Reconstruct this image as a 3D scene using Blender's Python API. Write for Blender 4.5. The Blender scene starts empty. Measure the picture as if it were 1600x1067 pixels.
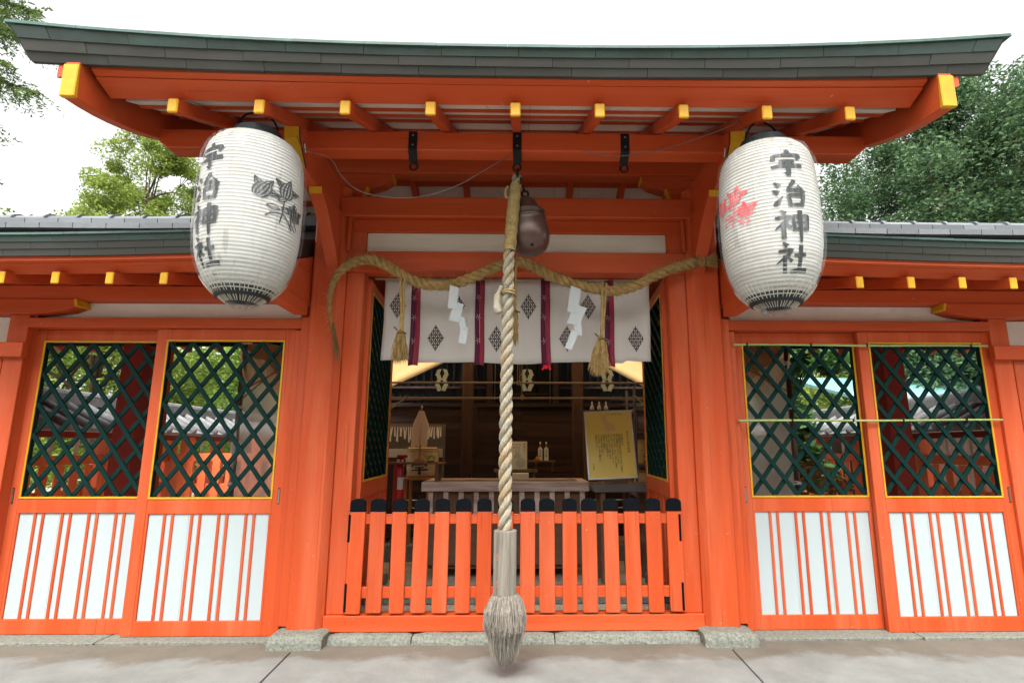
import bpy, math, random
import numpy as np
from mathutils import Vector, Matrix
random.seed(11)
rng = np.random.default_rng(5)
R_ = math.radians
sc = bpy.context.scene
col = sc.collection

# ------------------------------------------------------------------ camera
cam_d = bpy.data.cameras.new('camera')
cam = bpy.data.objects.new('camera', cam_d); col.objects.link(cam); sc.camera = cam
YAW, PITCH, ROLL = R_(1.1297), R_(10.7596), R_(-0.0078)
Fw = Vector((math.sin(YAW)*math.cos(PITCH), math.cos(YAW)*math.cos(PITCH), math.sin(PITCH)))
Rt = Vector((math.cos(YAW), -math.sin(YAW), 0)); Up = Rt.cross(Fw)
cam.matrix_world = Matrix.Translation((0.0437, -4.0, 1.2056)) @ Matrix((Rt, Up, -Fw)).transposed().to_4x4()
cam_d.sensor_width = 36; cam_d.lens = 878.94*36/1600
cam_d.shift_x = -(833.92-800)/1600
cam_d.clip_end = 500; cam_d.clip_start = 0.05

# ------------------------------------------------------------------ light
SUN_EL, SUN_AZ = R_(58), R_(186)          # azimuth clockwise from +Y: light comes from behind the camera, slightly left
world = bpy.data.worlds.new('World'); sc.world = world; world.use_nodes = True
wn = world.node_tree.nodes; wl = world.node_tree.links
for n in list(wn): wn.remove(n)
sky = wn.new('ShaderNodeTexSky'); sky.sky_type = 'NISHITA'; sky.sun_disc = False
sky.sun_elevation = SUN_EL; sky.sun_rotation = SUN_AZ; sky.air_density = 1.0; sky.dust_density = 5.0; sky.ozone_density = 1.0
hs = wn.new('ShaderNodeHueSaturation'); hs.inputs['Saturation'].default_value = 0.08
bg = wn.new('ShaderNodeBackground'); bg.inputs['Strength'].default_value = 0.15
wo = wn.new('ShaderNodeOutputWorld')
wl.new(sky.outputs[0], hs.inputs['Color']); wl.new(hs.outputs[0], bg.inputs['Color']); wl.new(bg.outputs[0], wo.inputs['Surface'])
sd = bpy.data.lights.new('sun', 'SUN'); sd.energy = 0.85; sd.angle = R_(30); sd.color = (1.0, 0.975, 0.94)
sun = bpy.data.objects.new('sun', sd); col.objects.link(sun)
sdir = Vector((math.sin(SUN_AZ)*math.cos(SUN_EL), math.cos(SUN_AZ)*math.cos(SUN_EL), math.sin(SUN_EL)))
sun.rotation_euler = sdir.to_track_quat('Z', 'Y').to_euler(); sun.location = (0, -6, 12)
sc.view_settings.view_transform = 'Standard'; sc.view_settings.look = 'None'
sc.view_settings.exposure = 1.68; sc.view_settings.gamma = 1; sc.view_settings.use_curve_mapping = False
try:
    sc.cycles.max_bounces = 8; sc.cycles.diffuse_bounces = 5; sc.cycles.transparent_max_bounces = 12
except Exception: pass

# ------------------------------------------------------------------ materials
def mat(name, c, rough=0.6, var=0.08, scale=4.0, stretch=(1,1,1), bump=0.15, bscale=60.0, c2=None, c2amt=0.5, c2scale=1.5, spec=0.4, metal=0.0, island=0.0, chips=None, cracks=None):
    m = bpy.data.materials.new(name); m.use_nodes = True
    nt = m.node_tree; N = nt.nodes; L = nt.links; b = N['Principled BSDF']
    tc = N.new('ShaderNodeTexCoord'); mp = N.new('ShaderNodeMapping'); mp.inputs['Scale'].default_value = stretch
    L.new(tc.outputs['Object'], mp.inputs['Vector'])
    n1 = N.new('ShaderNodeTexNoise'); n1.inputs['Scale'].default_value = scale; n1.inputs['Detail'].default_value = 7; n1.inputs['Roughness'].default_value = 0.65
    L.new(mp.outputs[0], n1.inputs['Vector'])
    r1 = N.new('ShaderNodeMapRange'); r1.inputs['From Min'].default_value = 0.25; r1.inputs['From Max'].default_value = 0.75
    r1.inputs['To Min'].default_value = 1-var; r1.inputs['To Max'].default_value = 1+var
    L.new(n1.outputs['Fac'], r1.inputs['Value'])
    base = None
    if c2 is not None:
        n2 = N.new('ShaderNodeTexNoise'); n2.inputs['Scale'].default_value = c2scale; n2.inputs['Detail'].default_value = 8; n2.inputs['Roughness'].default_value = 0.7
        L.new(mp.outputs[0], n2.inputs['Vector'])
        r2 = N.new('ShaderNodeMapRange'); r2.inputs['From Min'].default_value = 0.45; r2.inputs['From Max'].default_value = 0.65; r2.inputs['To Max'].default_value = c2amt
        L.new(n2.outputs['Fac'], r2.inputs['Value'])
        mx = N.new('ShaderNodeMix'); mx.data_type = 'RGBA'; mx.inputs[6].default_value = (*c, 1); mx.inputs[7].default_value = (*c2, 1)
        L.new(r2.outputs[0], mx.inputs[0]); base = mx.outputs[2]
    mul = N.new('ShaderNodeVectorMath'); mul.operation = 'SCALE'
    if base is not None: L.new(base, mul.inputs[0])
    else: mul.inputs[0].default_value = c
    if island > 0:
        ge = N.new('ShaderNodeObjectInfo'); r3 = N.new('ShaderNodeMapRange'); r3.inputs['To Min'].default_value = 1-island; r3.inputs['To Max'].default_value = 1+island
        L.new(ge.outputs['Random'], r3.inputs['Value'])
        mm = N.new('ShaderNodeMath'); mm.operation = 'MULTIPLY'; L.new(r1.outputs[0], mm.inputs[0]); L.new(r3.outputs[0], mm.inputs[1]); L.new(mm.outputs[0], mul.inputs['Scale'])
    else: L.new(r1.outputs[0], mul.inputs['Scale'])
    out = mul.outputs[0]
    if chips is not None:
        n4 = N.new('ShaderNodeTexNoise'); n4.inputs['Scale'].default_value = 38; n4.inputs['Detail'].default_value = 3
        L.new(tc.outputs['Object'], n4.inputs['Vector'])
        r4 = N.new('ShaderNodeMapRange'); r4.inputs['From Min'].default_value = 0.735; r4.inputs['From Max'].default_value = 0.76
        L.new(n4.outputs['Fac'], r4.inputs['Value'])
        m4 = N.new('ShaderNodeMix'); m4.data_type = 'RGBA'; L.new(r4.outputs[0], m4.inputs[0]); L.new(out, m4.inputs[6]); m4.inputs[7].default_value = (*chips, 1)
        out = m4.outputs[2]
    if cracks is not None:
        m5 = N.new('ShaderNodeMapping'); m5.inputs['Scale'].default_value = cracks; L.new(tc.outputs['Object'], m5.inputs['Vector'])
        n5 = N.new('ShaderNodeTexNoise'); n5.inputs['Scale'].default_value = 1.0; n5.inputs['Detail'].default_value = 3; L.new(m5.outputs[0], n5.inputs['Vector'])
        r5 = N.new('ShaderNodeMapRange'); r5.inputs['From Min'].default_value = 0.665; r5.inputs['From Max'].default_value = 0.70; r5.inputs['To Min'].default_value = 1.0; r5.inputs['To Max'].default_value = 0.72
        L.new(n5.outputs['Fac'], r5.inputs['Value']); v5 = N.new('ShaderNodeVectorMath'); v5.operation = 'SCALE'; L.new(out, v5.inputs[0]); L.new(r5.outputs[0], v5.inputs['Scale']); out = v5.outputs[0]
    L.new(out, b.inputs['Base Color'])
    b.inputs['Roughness'].default_value = rough; b.inputs['Metallic'].default_value = metal
    b.inputs['Specular IOR Level'].default_value = spec
    rr = N.new('ShaderNodeMapRange'); rr.inputs['To Min'].default_value = max(0, rough-0.1); rr.inputs['To Max'].default_value = min(1, rough+0.1)
    L.new(n1.outputs['Fac'], rr.inputs['Value']); L.new(rr.outputs[0], b.inputs['Roughness'])
    if bump > 0:
        n3 = N.new('ShaderNodeTexNoise'); n3.inputs['Scale'].default_value = bscale; n3.inputs['Detail'].default_value = 4
        L.new(mp.outputs[0], n3.inputs['Vector'])
        bp = N.new('ShaderNodeBump'); bp.inputs['Strength'].default_value = bump; bp.inputs['Distance'].default_value = 0.01
        L.new(n3.outputs['Fac'], bp.inputs['Height']); L.new(bp.outputs[0], b.inputs['Normal'])
    return m
RED = (0.475, 0.062, 0.012)
M = {}
M['red'] = mat('vermilion_paint', RED, 0.55, 0.07, 2.2, (1,1,1), 0.06, 45, c2=(0.53, 0.095, 0.032), c2amt=0.9, c2scale=1.3, spec=0.3, chips=(0.52,0.2,0.13))
M['redv'] = mat('vermilion_upright', RED, 0.55, 0.09, 3.0, (4,4,0.35), 0.12, 14, c2=(0.53, 0.105, 0.040), c2amt=0.9, c2scale=1.3, spec=0.3, island=0.06, chips=(0.5,0.2,0.13), cracks=(55,55,1.1))
M['redh'] = mat('vermilion_beam', RED, 0.55, 0.08, 3.0, (0.35,4,4), 0.10, 14, c2=(0.53, 0.092, 0.030), c2amt=0.9, c2scale=1.2, spec=0.3, island=0.05, cracks=(1.1,55,55), chips=(0.5,0.2,0.13))
M['reddark'] = mat('dark_red', (0.30, 0.022, 0.012), 0.6, 0.1, 3, (3,3,0.4), 0.1, 20, spec=0.3)
M['redlit'] = mat('sunlit_vermilion', (0.78, 0.17, 0.06), 0.6, 0.08, 3.0, (3,3,0.5), 0.1, 14, spec=0.3, island=0.08)  # lighter vermilion: direct sun put into the colour of the courtyard fences
M['maroon'] = mat('maroon_edge', (0.28, 0.015, 0.03), 0.6, 0.1, 3)
M['gold'] = mat('yellow_paint', (0.62, 0.32, 0.006), 0.5, 0.10, 9, (1,1,1), 0.08, 60, c2=(0.50,0.23,0.006), c2amt=0.6, c2scale=6, spec=0.4)
M['white'] = mat('white_board', (0.405, 0.458, 0.465), 0.6, 0.02, 3, (3,3,0.4), 0.05, 30, spec=0.3)
M['plaster'] = mat('plaster', (0.74, 0.68, 0.62), 0.9, 0.05, 3, (1,1,1), 0.1, 80, c2=(0.60,0.50,0.44), c2amt=0.5, c2scale=2.5, spec=0.1)
M['whiteboardw'] = mat('weathered_white_board', (0.68, 0.61, 0.54), 0.85, 0.08, 4, (0.4,4,4), 0.2, 30, c2=(0.5,0.42,0.34), c2amt=0.5, c2scale=3, spec=0.15)
M['green'] = mat('green_lattice_paint', (0.0015, 0.021, 0.018), 0.6, 0.15, 6, (1,1,1), 0.1, 60, spec=0.12)
M['black'] = mat('black_paint', (0.0035, 0.0045, 0.0065), 0.85, 0.3, 20, (1,1,1), 0.3, 90, spec=0.08)
M['iron'] = mat('black_iron', (0.012, 0.012, 0.014), 0.45, 0.2, 20, spec=0.5, metal=0.6)
M['steel'] = mat('steel', (0.30, 0.30, 0.29), 0.4, 0.1, 10, metal=0.9)
M['copper'] = mat('aged_copper', (0.044, 0.041, 0.036), 0.5, 0.12, 3, (1,1,1), 0.10, 25, c2=(0.034,0.044,0.038), c2amt=0.6, c2scale=2.2, spec=0.4, island=0.07)
M['copperg'] = mat('green_copper', (0.028, 0.041, 0.035), 0.5, 0.2, 4, (1,1,1), 0.10, 25, c2=(0.032,0.068,0.060), c2amt=0.5, c2scale=3.5, spec=0.4, island=0.07)
M['patina'] = mat('patina_edge', (0.022, 0.055, 0.042), 0.6, 0.25, 6, (1,1,1), 0.1, 25, c2=(0.045,0.11,0.09), c2amt=0.7, c2scale=5, spec=0.4, island=0.1)
M['tile'] = mat('grey_roof_tile', (0.155, 0.165, 0.175), 0.42, 0.2, 6, (1,1,1), 0.15, 30, c2=(0.09,0.095,0.10), c2amt=0.6, c2scale=6, spec=0.5, island=0.22)
M['tileb'] = mat('weathered_roof_tile', (0.22, 0.22, 0.22), 0.6, 0.25, 8, (1,1,1), 0.3, 30, c2=(0.10,0.10,0.09), c2amt=0.6, c2scale=5, spec=0.4)
M['stone'] = mat('granite', (0.195, 0.20, 0.165), 0.85, 0.40, 70, (1,1,1), 0.7, 45, c2=(0.085,0.095,0.08), c2amt=0.8, c2scale=55, spec=0.2)
M['granule'] = mat('gravel_ground', (0.48, 0.43, 0.35), 0.95, 0.25, 30, (1,1,1), 0.8, 60, c2=(0.22,0.18,0.13), c2amt=0.6, c2scale=3, spec=0.1)
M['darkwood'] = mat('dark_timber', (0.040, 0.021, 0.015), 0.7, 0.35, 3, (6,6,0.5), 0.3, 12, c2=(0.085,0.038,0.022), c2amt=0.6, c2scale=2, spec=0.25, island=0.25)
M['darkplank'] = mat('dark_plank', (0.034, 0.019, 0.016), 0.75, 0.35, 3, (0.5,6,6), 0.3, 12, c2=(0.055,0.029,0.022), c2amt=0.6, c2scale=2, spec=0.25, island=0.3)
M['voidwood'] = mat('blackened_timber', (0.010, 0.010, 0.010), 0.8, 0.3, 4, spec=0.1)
M['orangewood'] = mat('orange_timber', (0.42, 0.17, 0.045), 0.6, 0.15, 4, (5,5,0.6), 0.15, 12, spec=0.3)
M['midwood'] = mat('brown_timber', (0.16, 0.085, 0.05), 0.7, 0.2, 4, (0.6,5,5), 0.2, 12, spec=0.3)
M['greywood'] = mat('grey_weathered_timber', (0.235, 0.21, 0.175), 0.85, 0.4, 5, (10,10,0.4), 0.8, 12, c2=(0.12,0.095,0.07), c2amt=0.8, c2scale=3.0, spec=0.15, cracks=(90,90,2))
M['pinkwood'] = mat('pinkish_grey_timber', (0.66, 0.545, 0.50), 0.8, 0.12, 5, (0.6,6,6), 0.3, 12, c2=(0.20,0.11,0.075), c2amt=0.6, c2scale=3.2, spec=0.2)
M['benchtop'] = mat('grey_bench_top', (0.14, 0.13, 0.125), 0.8, 0.2, 5, (0.6,6,6), 0.2, 12, spec=0.2)
M['straw'] = mat('rice_straw', (0.40, 0.26, 0.100), 0.85, 0.28, 16, (1,1,1), 0.8, 120, c2=(0.19,0.115,0.042), c2amt=0.6, c2scale=22, spec=0.15)
M['strawd'] = mat('dark_straw', (0.20, 0.13, 0.05), 0.85, 0.4, 30, (1,1,1), 0.5, 120, c2=(0.12,0.085,0.04), c2amt=0.6, c2scale=30, spec=0.15)
M['hemp'] = mat('hemp_rope', (0.35, 0.315, 0.245), 0.9, 0.22, 18, (1,1,1), 0.8, 160, c2=(0.37,0.235,0.10), c2amt=0.8, c2scale=7, spec=0.1)
M['hempgrey'] = mat('pale_hemp_fibre', (0.25, 0.22, 0.18), 0.9, 0.5, 30, (6,6,0.6), 0.3, 120, spec=0.1)
M['hempb'] = mat('hemp_binding', (0.38, 0.28, 0.12), 0.9, 0.3, 40, (1,1,1), 0.9, 140, c2=(0.27,0.17,0.07), c2amt=0.5, c2scale=18, spec=0.1)
M['hairgrey'] = mat('grey_hemp_fibre', (0.20, 0.178, 0.15), 0.9, 0.5, 30, (6,6,0.6), 0.3, 120, c2=(0.085,0.068,0.055), c2amt=0.8, c2scale=7, spec=0.1, island=0.2)
M['bellmetal'] = mat('brown_bell_metal', (0.095, 0.048, 0.038), 0.32, 0.2, 8, (1,1,1), 0.06, 50, c2=(0.06,0.048,0.042), c2amt=0.6, c2scale=5, spec=0.6, metal=0.35)
M['paper'] = mat('white_paper', (0.70, 0.73, 0.74), 0.7, 0.02, 5, bump=0.03, spec=0.3)
M['creamish'] = mat('cream_paper_streamer', (0.90, 0.74, 0.52), 0.8, 0.1, 20, bump=0.1, spec=0.2)
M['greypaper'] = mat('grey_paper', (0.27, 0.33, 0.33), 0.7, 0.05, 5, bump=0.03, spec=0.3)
M['ink'] = mat('black_ink', (0.014, 0.020, 0.022), 0.6, 0.3, 25, bump=0, spec=0.3)
M['inkp'] = mat('dark_purple_print', (0.028, 0.010, 0.014), 0.7, 0.1, 25, bump=0, spec=0.2)
M['inkr'] = mat('red_ink', (0.72, 0.085, 0.095), 0.6, 0.2, 25, bump=0, spec=0.3)
M['strip1'] = mat('dark_purple_ribbon', (0.085, 0.010, 0.035), 0.7, 0.15, 12, spec=0.2)
M['strip2'] = mat('crimson_ribbon', (0.23, 0.022, 0.045), 0.7, 0.15, 12, spec=0.2)
M['crimson'] = mat('red_tie', (0.60, 0.01, 0.02), 0.7, 0.15, 12, spec=0.2)
M['bamboo'] = mat('green_bamboo', (0.30, 0.40, 0.12), 0.45, 0.15, 8, (0.4,6,6), 0.05, 20, c2=(0.46,0.42,0.20), c2amt=0.6, c2scale=2, spec=0.5)
M['drybamboo'] = mat('dry_bamboo_pole', (0.26, 0.20, 0.12), 0.5, 0.2, 6, (0.4,6,6), 0.05, 20, spec=0.4)
M['signgold'] = mat('yellow_sign_board', (0.93, 0.70, 0.13), 0.35, 0.05, 3, c2=(0.88,0.70,0.24), c2amt=0.6, c2scale=2, bump=0, spec=0.5)
M['rabbit'] = mat('pale_orange_print', (0.88, 0.56, 0.20), 0.5, 0.05, 10, bump=0, spec=0.3)
M['alu'] = mat('pale_metal_frame', (0.62, 0.64, 0.66), 0.35, 0.05, 10, bump=0, metal=0.5)
M['porcelain'] = mat('white_porcelain', (0.80, 0.80, 0.80), 0.15, 0.02, 10, bump=0, spec=0.6)
M['extred'] = mat('red_enamel', (0.60, 0.02, 0.02), 0.25, 0.05, 10, bump=0, spec=0.6)
M['strawmat'] = mat('straw_barrel_wrap', (0.56, 0.46, 0.33), 0.85, 0.15, 12, (1,1,6), 0.5, 40, c2=(0.40,0.30,0.19), c2amt=0.5, c2scale=5, spec=0.1)
M['bark'] = mat('tree_bark', (0.12, 0.085, 0.06), 0.9, 0.35, 6, (3,3,0.6), 0.9, 14, c2=(0.05,0.04,0.03), c2amt=0.6, c2scale=5, spec=0.1)
M['cable'] = mat('grey_cable', (0.16, 0.13, 0.12), 0.5, 0.1, 10, bump=0)
M['bark_roof'] = mat('cypress_bark_roof', (0.075, 0.055, 0.042), 0.9, 0.3, 10, (1,8,1), 0.5, 30, spec=0.1)
M['pink'] = mat('pink_flower', (0.72, 0.22, 0.30), 0.6, 0.2, 10, bump=0)

def pave_mat():
    m = mat('paving_concrete', (0.20, 0.208, 0.192), 0.75, 0.16, 5.0, (1,1,1), 0.6, 170, chips=(0.27,0.275,0.25), c2=(0.150,0.155,0.140), c2amt=0.7, c2scale=1.7, spec=0.35)
    nt = m.node_tree; N = nt.nodes; L = nt.links; b = N['Principled BSDF']
    src = b.inputs['Base Color'].links[0].from_socket
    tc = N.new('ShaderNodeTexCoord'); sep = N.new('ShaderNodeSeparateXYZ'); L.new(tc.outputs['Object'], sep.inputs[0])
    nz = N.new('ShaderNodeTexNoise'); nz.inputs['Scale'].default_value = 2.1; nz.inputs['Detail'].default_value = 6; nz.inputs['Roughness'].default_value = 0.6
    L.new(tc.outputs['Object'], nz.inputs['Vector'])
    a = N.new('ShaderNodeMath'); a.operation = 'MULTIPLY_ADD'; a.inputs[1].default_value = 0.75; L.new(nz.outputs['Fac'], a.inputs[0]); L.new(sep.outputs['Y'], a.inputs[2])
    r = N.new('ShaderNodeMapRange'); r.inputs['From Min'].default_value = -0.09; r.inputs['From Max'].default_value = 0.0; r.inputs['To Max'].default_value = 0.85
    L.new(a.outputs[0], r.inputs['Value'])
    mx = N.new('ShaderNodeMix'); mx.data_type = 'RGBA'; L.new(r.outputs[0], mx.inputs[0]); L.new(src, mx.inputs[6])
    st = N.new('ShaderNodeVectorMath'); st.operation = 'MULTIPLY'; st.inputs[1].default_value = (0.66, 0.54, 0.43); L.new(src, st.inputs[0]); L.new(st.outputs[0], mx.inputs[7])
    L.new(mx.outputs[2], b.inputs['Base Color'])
    return m
M['pave'] = pave_mat()

def leaf_mat(name, c, c2, trans=0.35, rough=0.5):
    m = bpy.data.materials.new(name); m.use_nodes = True; nt = m.node_tree; N = nt.nodes; L = nt.links
    b = N['Principled BSDF']; out = N['Material Output']
    g = N.new('ShaderNodeNewGeometry'); cr = N.new('ShaderNodeMix'); cr.data_type = 'RGBA'
    cr.inputs[6].default_value = (*c, 1); cr.inputs[7].default_value = (*c2, 1)
    L.new(g.outputs['Random Per Island'], cr.inputs[0]); L.new(cr.outputs[2], b.inputs['Base Color'])
    b.inputs['Roughness'].default_value = rough; b.inputs['Specular IOR Level'].default_value = 0.2
    t = N.new('ShaderNodeBsdfTranslucent'); L.new(cr.outputs[2], t.inputs['Color'])
    ms = N.new('ShaderNodeMixShader'); ms.inputs[0].default_value = trans
    L.new(b.outputs[0], ms.inputs[1]); L.new(t.outputs[0], ms.inputs[2]); L.new(ms.outputs[0], out.inputs['Surface'])
    return m
M['leaf_bright'] = leaf_mat('maple_leaf', (0.12, 0.22, 0.03), (0.34, 0.42, 0.09), 0.45)
M['leaf_maple'] = leaf_mat('yellow_green_leaf', (0.15, 0.23, 0.04), (0.36, 0.43, 0.10), 0.45)
M['leaf_mid'] = leaf_mat('broad_leaf', (0.06, 0.15, 0.022), (0.22, 0.34, 0.06), 0.4)
M['leaf_dark'] = leaf_mat('evergreen_leaf', (0.035, 0.085, 0.045), (0.13, 0.21, 0.085), 0.25, 0.6)
M['leaf_conifer'] = leaf_mat('conifer_leaf', (0.05, 0.10, 0.02), (0.14, 0.20, 0.05), 0.35)
M['needle'] = leaf_mat('pine_needle', (0.05, 0.13, 0.04), (0.12, 0.25, 0.07), 0.3)
M['leaf_red'] = leaf_mat('reddish_leaf', (0.10, 0.13, 0.03), (0.40, 0.09, 0.04), 0.35)

def cloth_mat(name, c, trans, rough=0.9, var=0.05, **kw):
    m = mat(name, c, rough, var, 2.5, (1,1,1), 0.1, 300, spec=0.1, **kw)
    nt = m.node_tree; N = nt.nodes; L = nt.links; b = N['Principled BSDF']; out = N['Material Output']
    t = N.new('ShaderNodeBsdfTranslucent'); t.inputs['Color'].default_value = (*c, 1)
    ms = N.new('ShaderNodeMixShader'); ms.inputs[0].default_value = trans
    L.new(b.outputs[0], ms.inputs[1]); L.new(t.outputs[0], ms.inputs[2]); L.new(ms.outputs[0], out.inputs['Surface'])
    return m
M['noren'] = cloth_mat('white_linen', (0.72, 0.68, 0.645), 0.4)
M['streamer'] = cloth_mat('thin_white_paper', (0.66, 0.69, 0.70), 0.35)
M['creamish'] = cloth_mat('cream_streamer', (0.92, 0.78, 0.58), 0.35)
M['canopy'] = cloth_mat('tan_canopy_cloth', (0.84, 0.66, 0.43), 0.85)
M['lantern'] = cloth_mat('lantern_paper', (0.57, 0.57, 0.55), 0.15, c2=(0.42,0.37,0.29), c2amt=0.55, c2scale=2.6, cracks=(16,16,1.2))

def clear_mat(name, alpha, tint, rough, wscale, wstretch, bumps, vary=True):
    m = bpy.data.materials.new(name); m.use_nodes = True; nt = m.node_tree; N = nt.nodes; L = nt.links
    b = N['Principled BSDF']; out = N['Material Output']; b.inputs['Base Color'].default_value = (*tint, 1); b.inputs['Roughness'].default_value = rough
    b.inputs['Specular IOR Level'].default_value = 0.8
    tc = N.new('ShaderNodeTexCoord'); mp = N.new('ShaderNodeMapping'); mp.inputs['Scale'].default_value = wstretch; L.new(tc.outputs['Object'], mp.inputs[0])
    n = N.new('ShaderNodeTexNoise'); n.inputs['Scale'].default_value = wscale; n.inputs['Detail'].default_value = 5; n.inputs['Distortion'].default_value = 0.6; L.new(mp.outputs[0], n.inputs['Vector'])
    bp = N.new('ShaderNodeBump'); bp.inputs['Strength'].default_value = bumps; bp.inputs['Distance'].default_value = 0.02; L.new(n.outputs['Fac'], bp.inputs['Height']); L.new(bp.outputs[0], b.inputs['Normal'])
    tr = N.new('ShaderNodeBsdfTransparent'); tr.inputs['Color'].default_value = (0.97, 0.97, 0.96, 1)
    ms = N.new('ShaderNodeMixShader')
    if vary:
        r = N.new('ShaderNodeMapRange'); r.inputs['From Min'].default_value = 0.5; r.inputs['From Max'].default_value = 0.72; r.inputs['To Min'].default_value = alpha*0.5; r.inputs['To Max'].default_value = min(1, alpha*2.6)
        L.new(n.outputs['Fac'], r.inputs['Value']); L.new(r.outputs[0], ms.inputs[0])
    else: ms.inputs[0].default_value = alpha
    L.new(tr.outputs[0], ms.inputs[1]); L.new(b.outputs[0], ms.inputs[2]); L.new(ms.outputs[0], out.inputs['Surface'])
    return m
M['plastic'] = clear_mat('clear_plastic_cover', 0.085, (0.75, 0.75, 0.74), 0.06, 9, (3.5,3.5,0.3), 1.0)
M['corrugated'] = clear_mat('corrugated_plastic_sheet', 0.72, (0.60, 0.60, 0.58), 0.35, 5, (1,1,0.3), 0.2, False)
_nt = M['corrugated'].node_tree; _ms = [n for n in _nt.nodes if n.type == 'MIX_SHADER'][0]; _t = _nt.nodes.new('ShaderNodeBsdfTranslucent'); _t.inputs['Color'].default_value = (0.85,0.85,0.82,1)
_m2 = _nt.nodes.new('ShaderNodeMixShader'); _m2.inputs[0].default_value = 0.55; _nt.links.new(_nt.nodes['Principled BSDF'].outputs[0], _m2.inputs[1]); _nt.links.new(_t.outputs[0], _m2.inputs[2]); _nt.links.new(_m2.outputs[0], _ms.inputs[2])

# ------------------------------------------------------------------ mesh builder
class MB:
    def __init__(s): s.v = []; s.f = []
    def add(s, vs, fs):
        o = len(s.v); s.v += [tuple(v) for v in vs]; s.f += [tuple(i+o for i in f) for f in fs]; return s
    def box(s, x0, x1, y0, y1, z0, z1):
        return s.add([(x0,y0,z0),(x1,y0,z0),(x1,y1,z0),(x0,y1,z0),(x0,y0,z1),(x1,y0,z1),(x1,y1,z1),(x0,y1,z1)],
                     [(0,3,2,1),(4,5,6,7),(0,1,5,4),(1,2,6,5),(2,3,7,6),(3,0,4,7)])
    def hexa(s, p): return s.add(p, [(0,3,2,1),(4,5,6,7),(0,1,5,4),(1,2,6,5),(2,3,7,6),(3,0,4,7)])
    def prism(s, poly, a, b, axis='x'):
        n = len(poly)
        def P(u, w, t): return {'x': (t,u,w), 'y': (u,t,w), 'z': (u,w,t)}[axis]
        return s.add([P(u,w,a) for u,w in poly]+[P(u,w,b) for u,w in poly],
                     [tuple(range(n-1,-1,-1)), tuple(range(n,2*n))]+[(i,(i+1)%n,n+(i+1)%n,n+i) for i in range(n)])
    def bar(s, p, q, w, h, up=(0,1,0)):
        p, q, up = Vector(p), Vector(q), Vector(up); d = (q-p).normalized(); u = up - d*up.dot(d); u.normalize(); r = d.cross(u)
        a = []
        for c in (p, q):
            for i, j in ((-1,-1),(1,-1),(1,1),(-1,1)): a.append(c + r*(w/2*i) + u*(h/2*j))
        return s.hexa(a)
    def tube(s, pts, rad, n=8, cap=True):
        pts = [Vector(p) for p in pts]; rad = rad if hasattr(rad, '__len__') else [rad]*len(pts)
        prev = None; vs = []; fs = []
        for i, p in enumerate(pts):
            d = (pts[min(i+1,len(pts)-1)] - pts[max(i-1,0)]).normalized()
            if prev is None: u = d.orthogonal().normalized()
            else: u = (prev - d*prev.dot(d)).normalized()
            prev = u; w = d.cross(u)
            for k in range(n):
                a = 2*math.pi*k/n; vs.append(p + (u*math.cos(a)+w*math.sin(a))*rad[i])
        for i in range(len(pts)-1):
            for k in range(n): fs.append((i*n+k, i*n+(k+1)%n, (i+1)*n+(k+1)%n, (i+1)*n+k))
        if cap: fs.append(tuple(range(n-1,-1,-1))); fs.append(tuple((len(pts)-1)*n+k for k in range(n)))
        return s.add(vs, fs)
    def lathe(s, prof, c=(0,0,0), n=32, cap=True):
        vs = [(c[0]+r*math.cos(2*math.pi*k/n), c[1]+r*math.sin(2*math.pi*k/n), c[2]+z) for r, z in prof for k in range(n)]
        fs = [(i*n+k, i*n+(k+1)%n, (i+1)*n+(k+1)%n, (i+1)*n+k) for i in range(len(prof)-1) for k in range(n)]
        if cap: fs += [tuple(range(n-1,-1,-1)), tuple((len(prof)-1)*n+k for k in range(n))]
        return s.add(vs, fs)
    def torus(s, c, R, r, axis=(0,0,1), n=20, m=8, sx=1.0, up=None):
        ax = Vector(axis).normalized(); u = Vector(up) if up else ax.orthogonal(); u.normalize(); w = ax.cross(u)
        pts = [Vector(c) + u*(R*math.cos(2*math.pi*k/n)*sx) + w*(R*math.sin(2*math.pi*k/n)) for k in range(n)]
        vs = []; 
        for k, p in enumerate(pts):
            d = (pts[(k+1)%n]-pts[k-1]).normalized(); o = d.cross(ax)
            for j in range(m):
                a = 2*math.pi*j/m; vs.append(p + (o*math.cos(a)+ax*math.sin(a))*r)
        fs = [(k*m+j, k*m+(j+1)%m, ((k+1)%n)*m+(j+1)%m, ((k+1)%n)*m+j) for k in range(n) for j in range(m)]
        return s.add(vs, fs)
    def mesh(s, name):
        me = bpy.data.meshes.new(name); me.from_pydata(s.v, [], s.f); me.update(); return me
    def build(s, name, m, parent=None, bevel=0, smooth=False, recalc=True):
        me = s.mesh(name)
        if recalc:
            import bmesh
            b = bmesh.new(); b.from_mesh(me); bmesh.ops.recalc_face_normals(b, faces=b.faces); b.to_mesh(me); b.free()
        return link(name, me, m, parent, bevel, smooth)
def link(name, me, m, parent=None, bevel=0, smooth=False):
    ms = m if isinstance(m, (list, tuple)) else [m]
    if not me.materials:
        for x in ms: me.materials.append(M[x] if isinstance(x, str) else x)
    o = bpy.data.objects.new(name, me); col.objects.link(o)
    if parent: o.parent = parent; o.matrix_parent_inverse = parent.matrix_basis.inverted()
    if smooth:
        for p in me.polygons: p.use_smooth = True
    if bevel:
        bm_ = o.modifiers.new('bevel', 'BEVEL'); bm_.width = bevel; bm_.segments = 1; bm_.limit_method = 'ANGLE'; bm_.angle_limit = R_(40)
    return o
def tag(o, label=None, cat=None, group=None, kind=None):
    if label: o['label'] = label
    if cat: o['category'] = cat
    if group: o['group'] = group
    if kind: o['kind'] = kind
    return o
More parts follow.
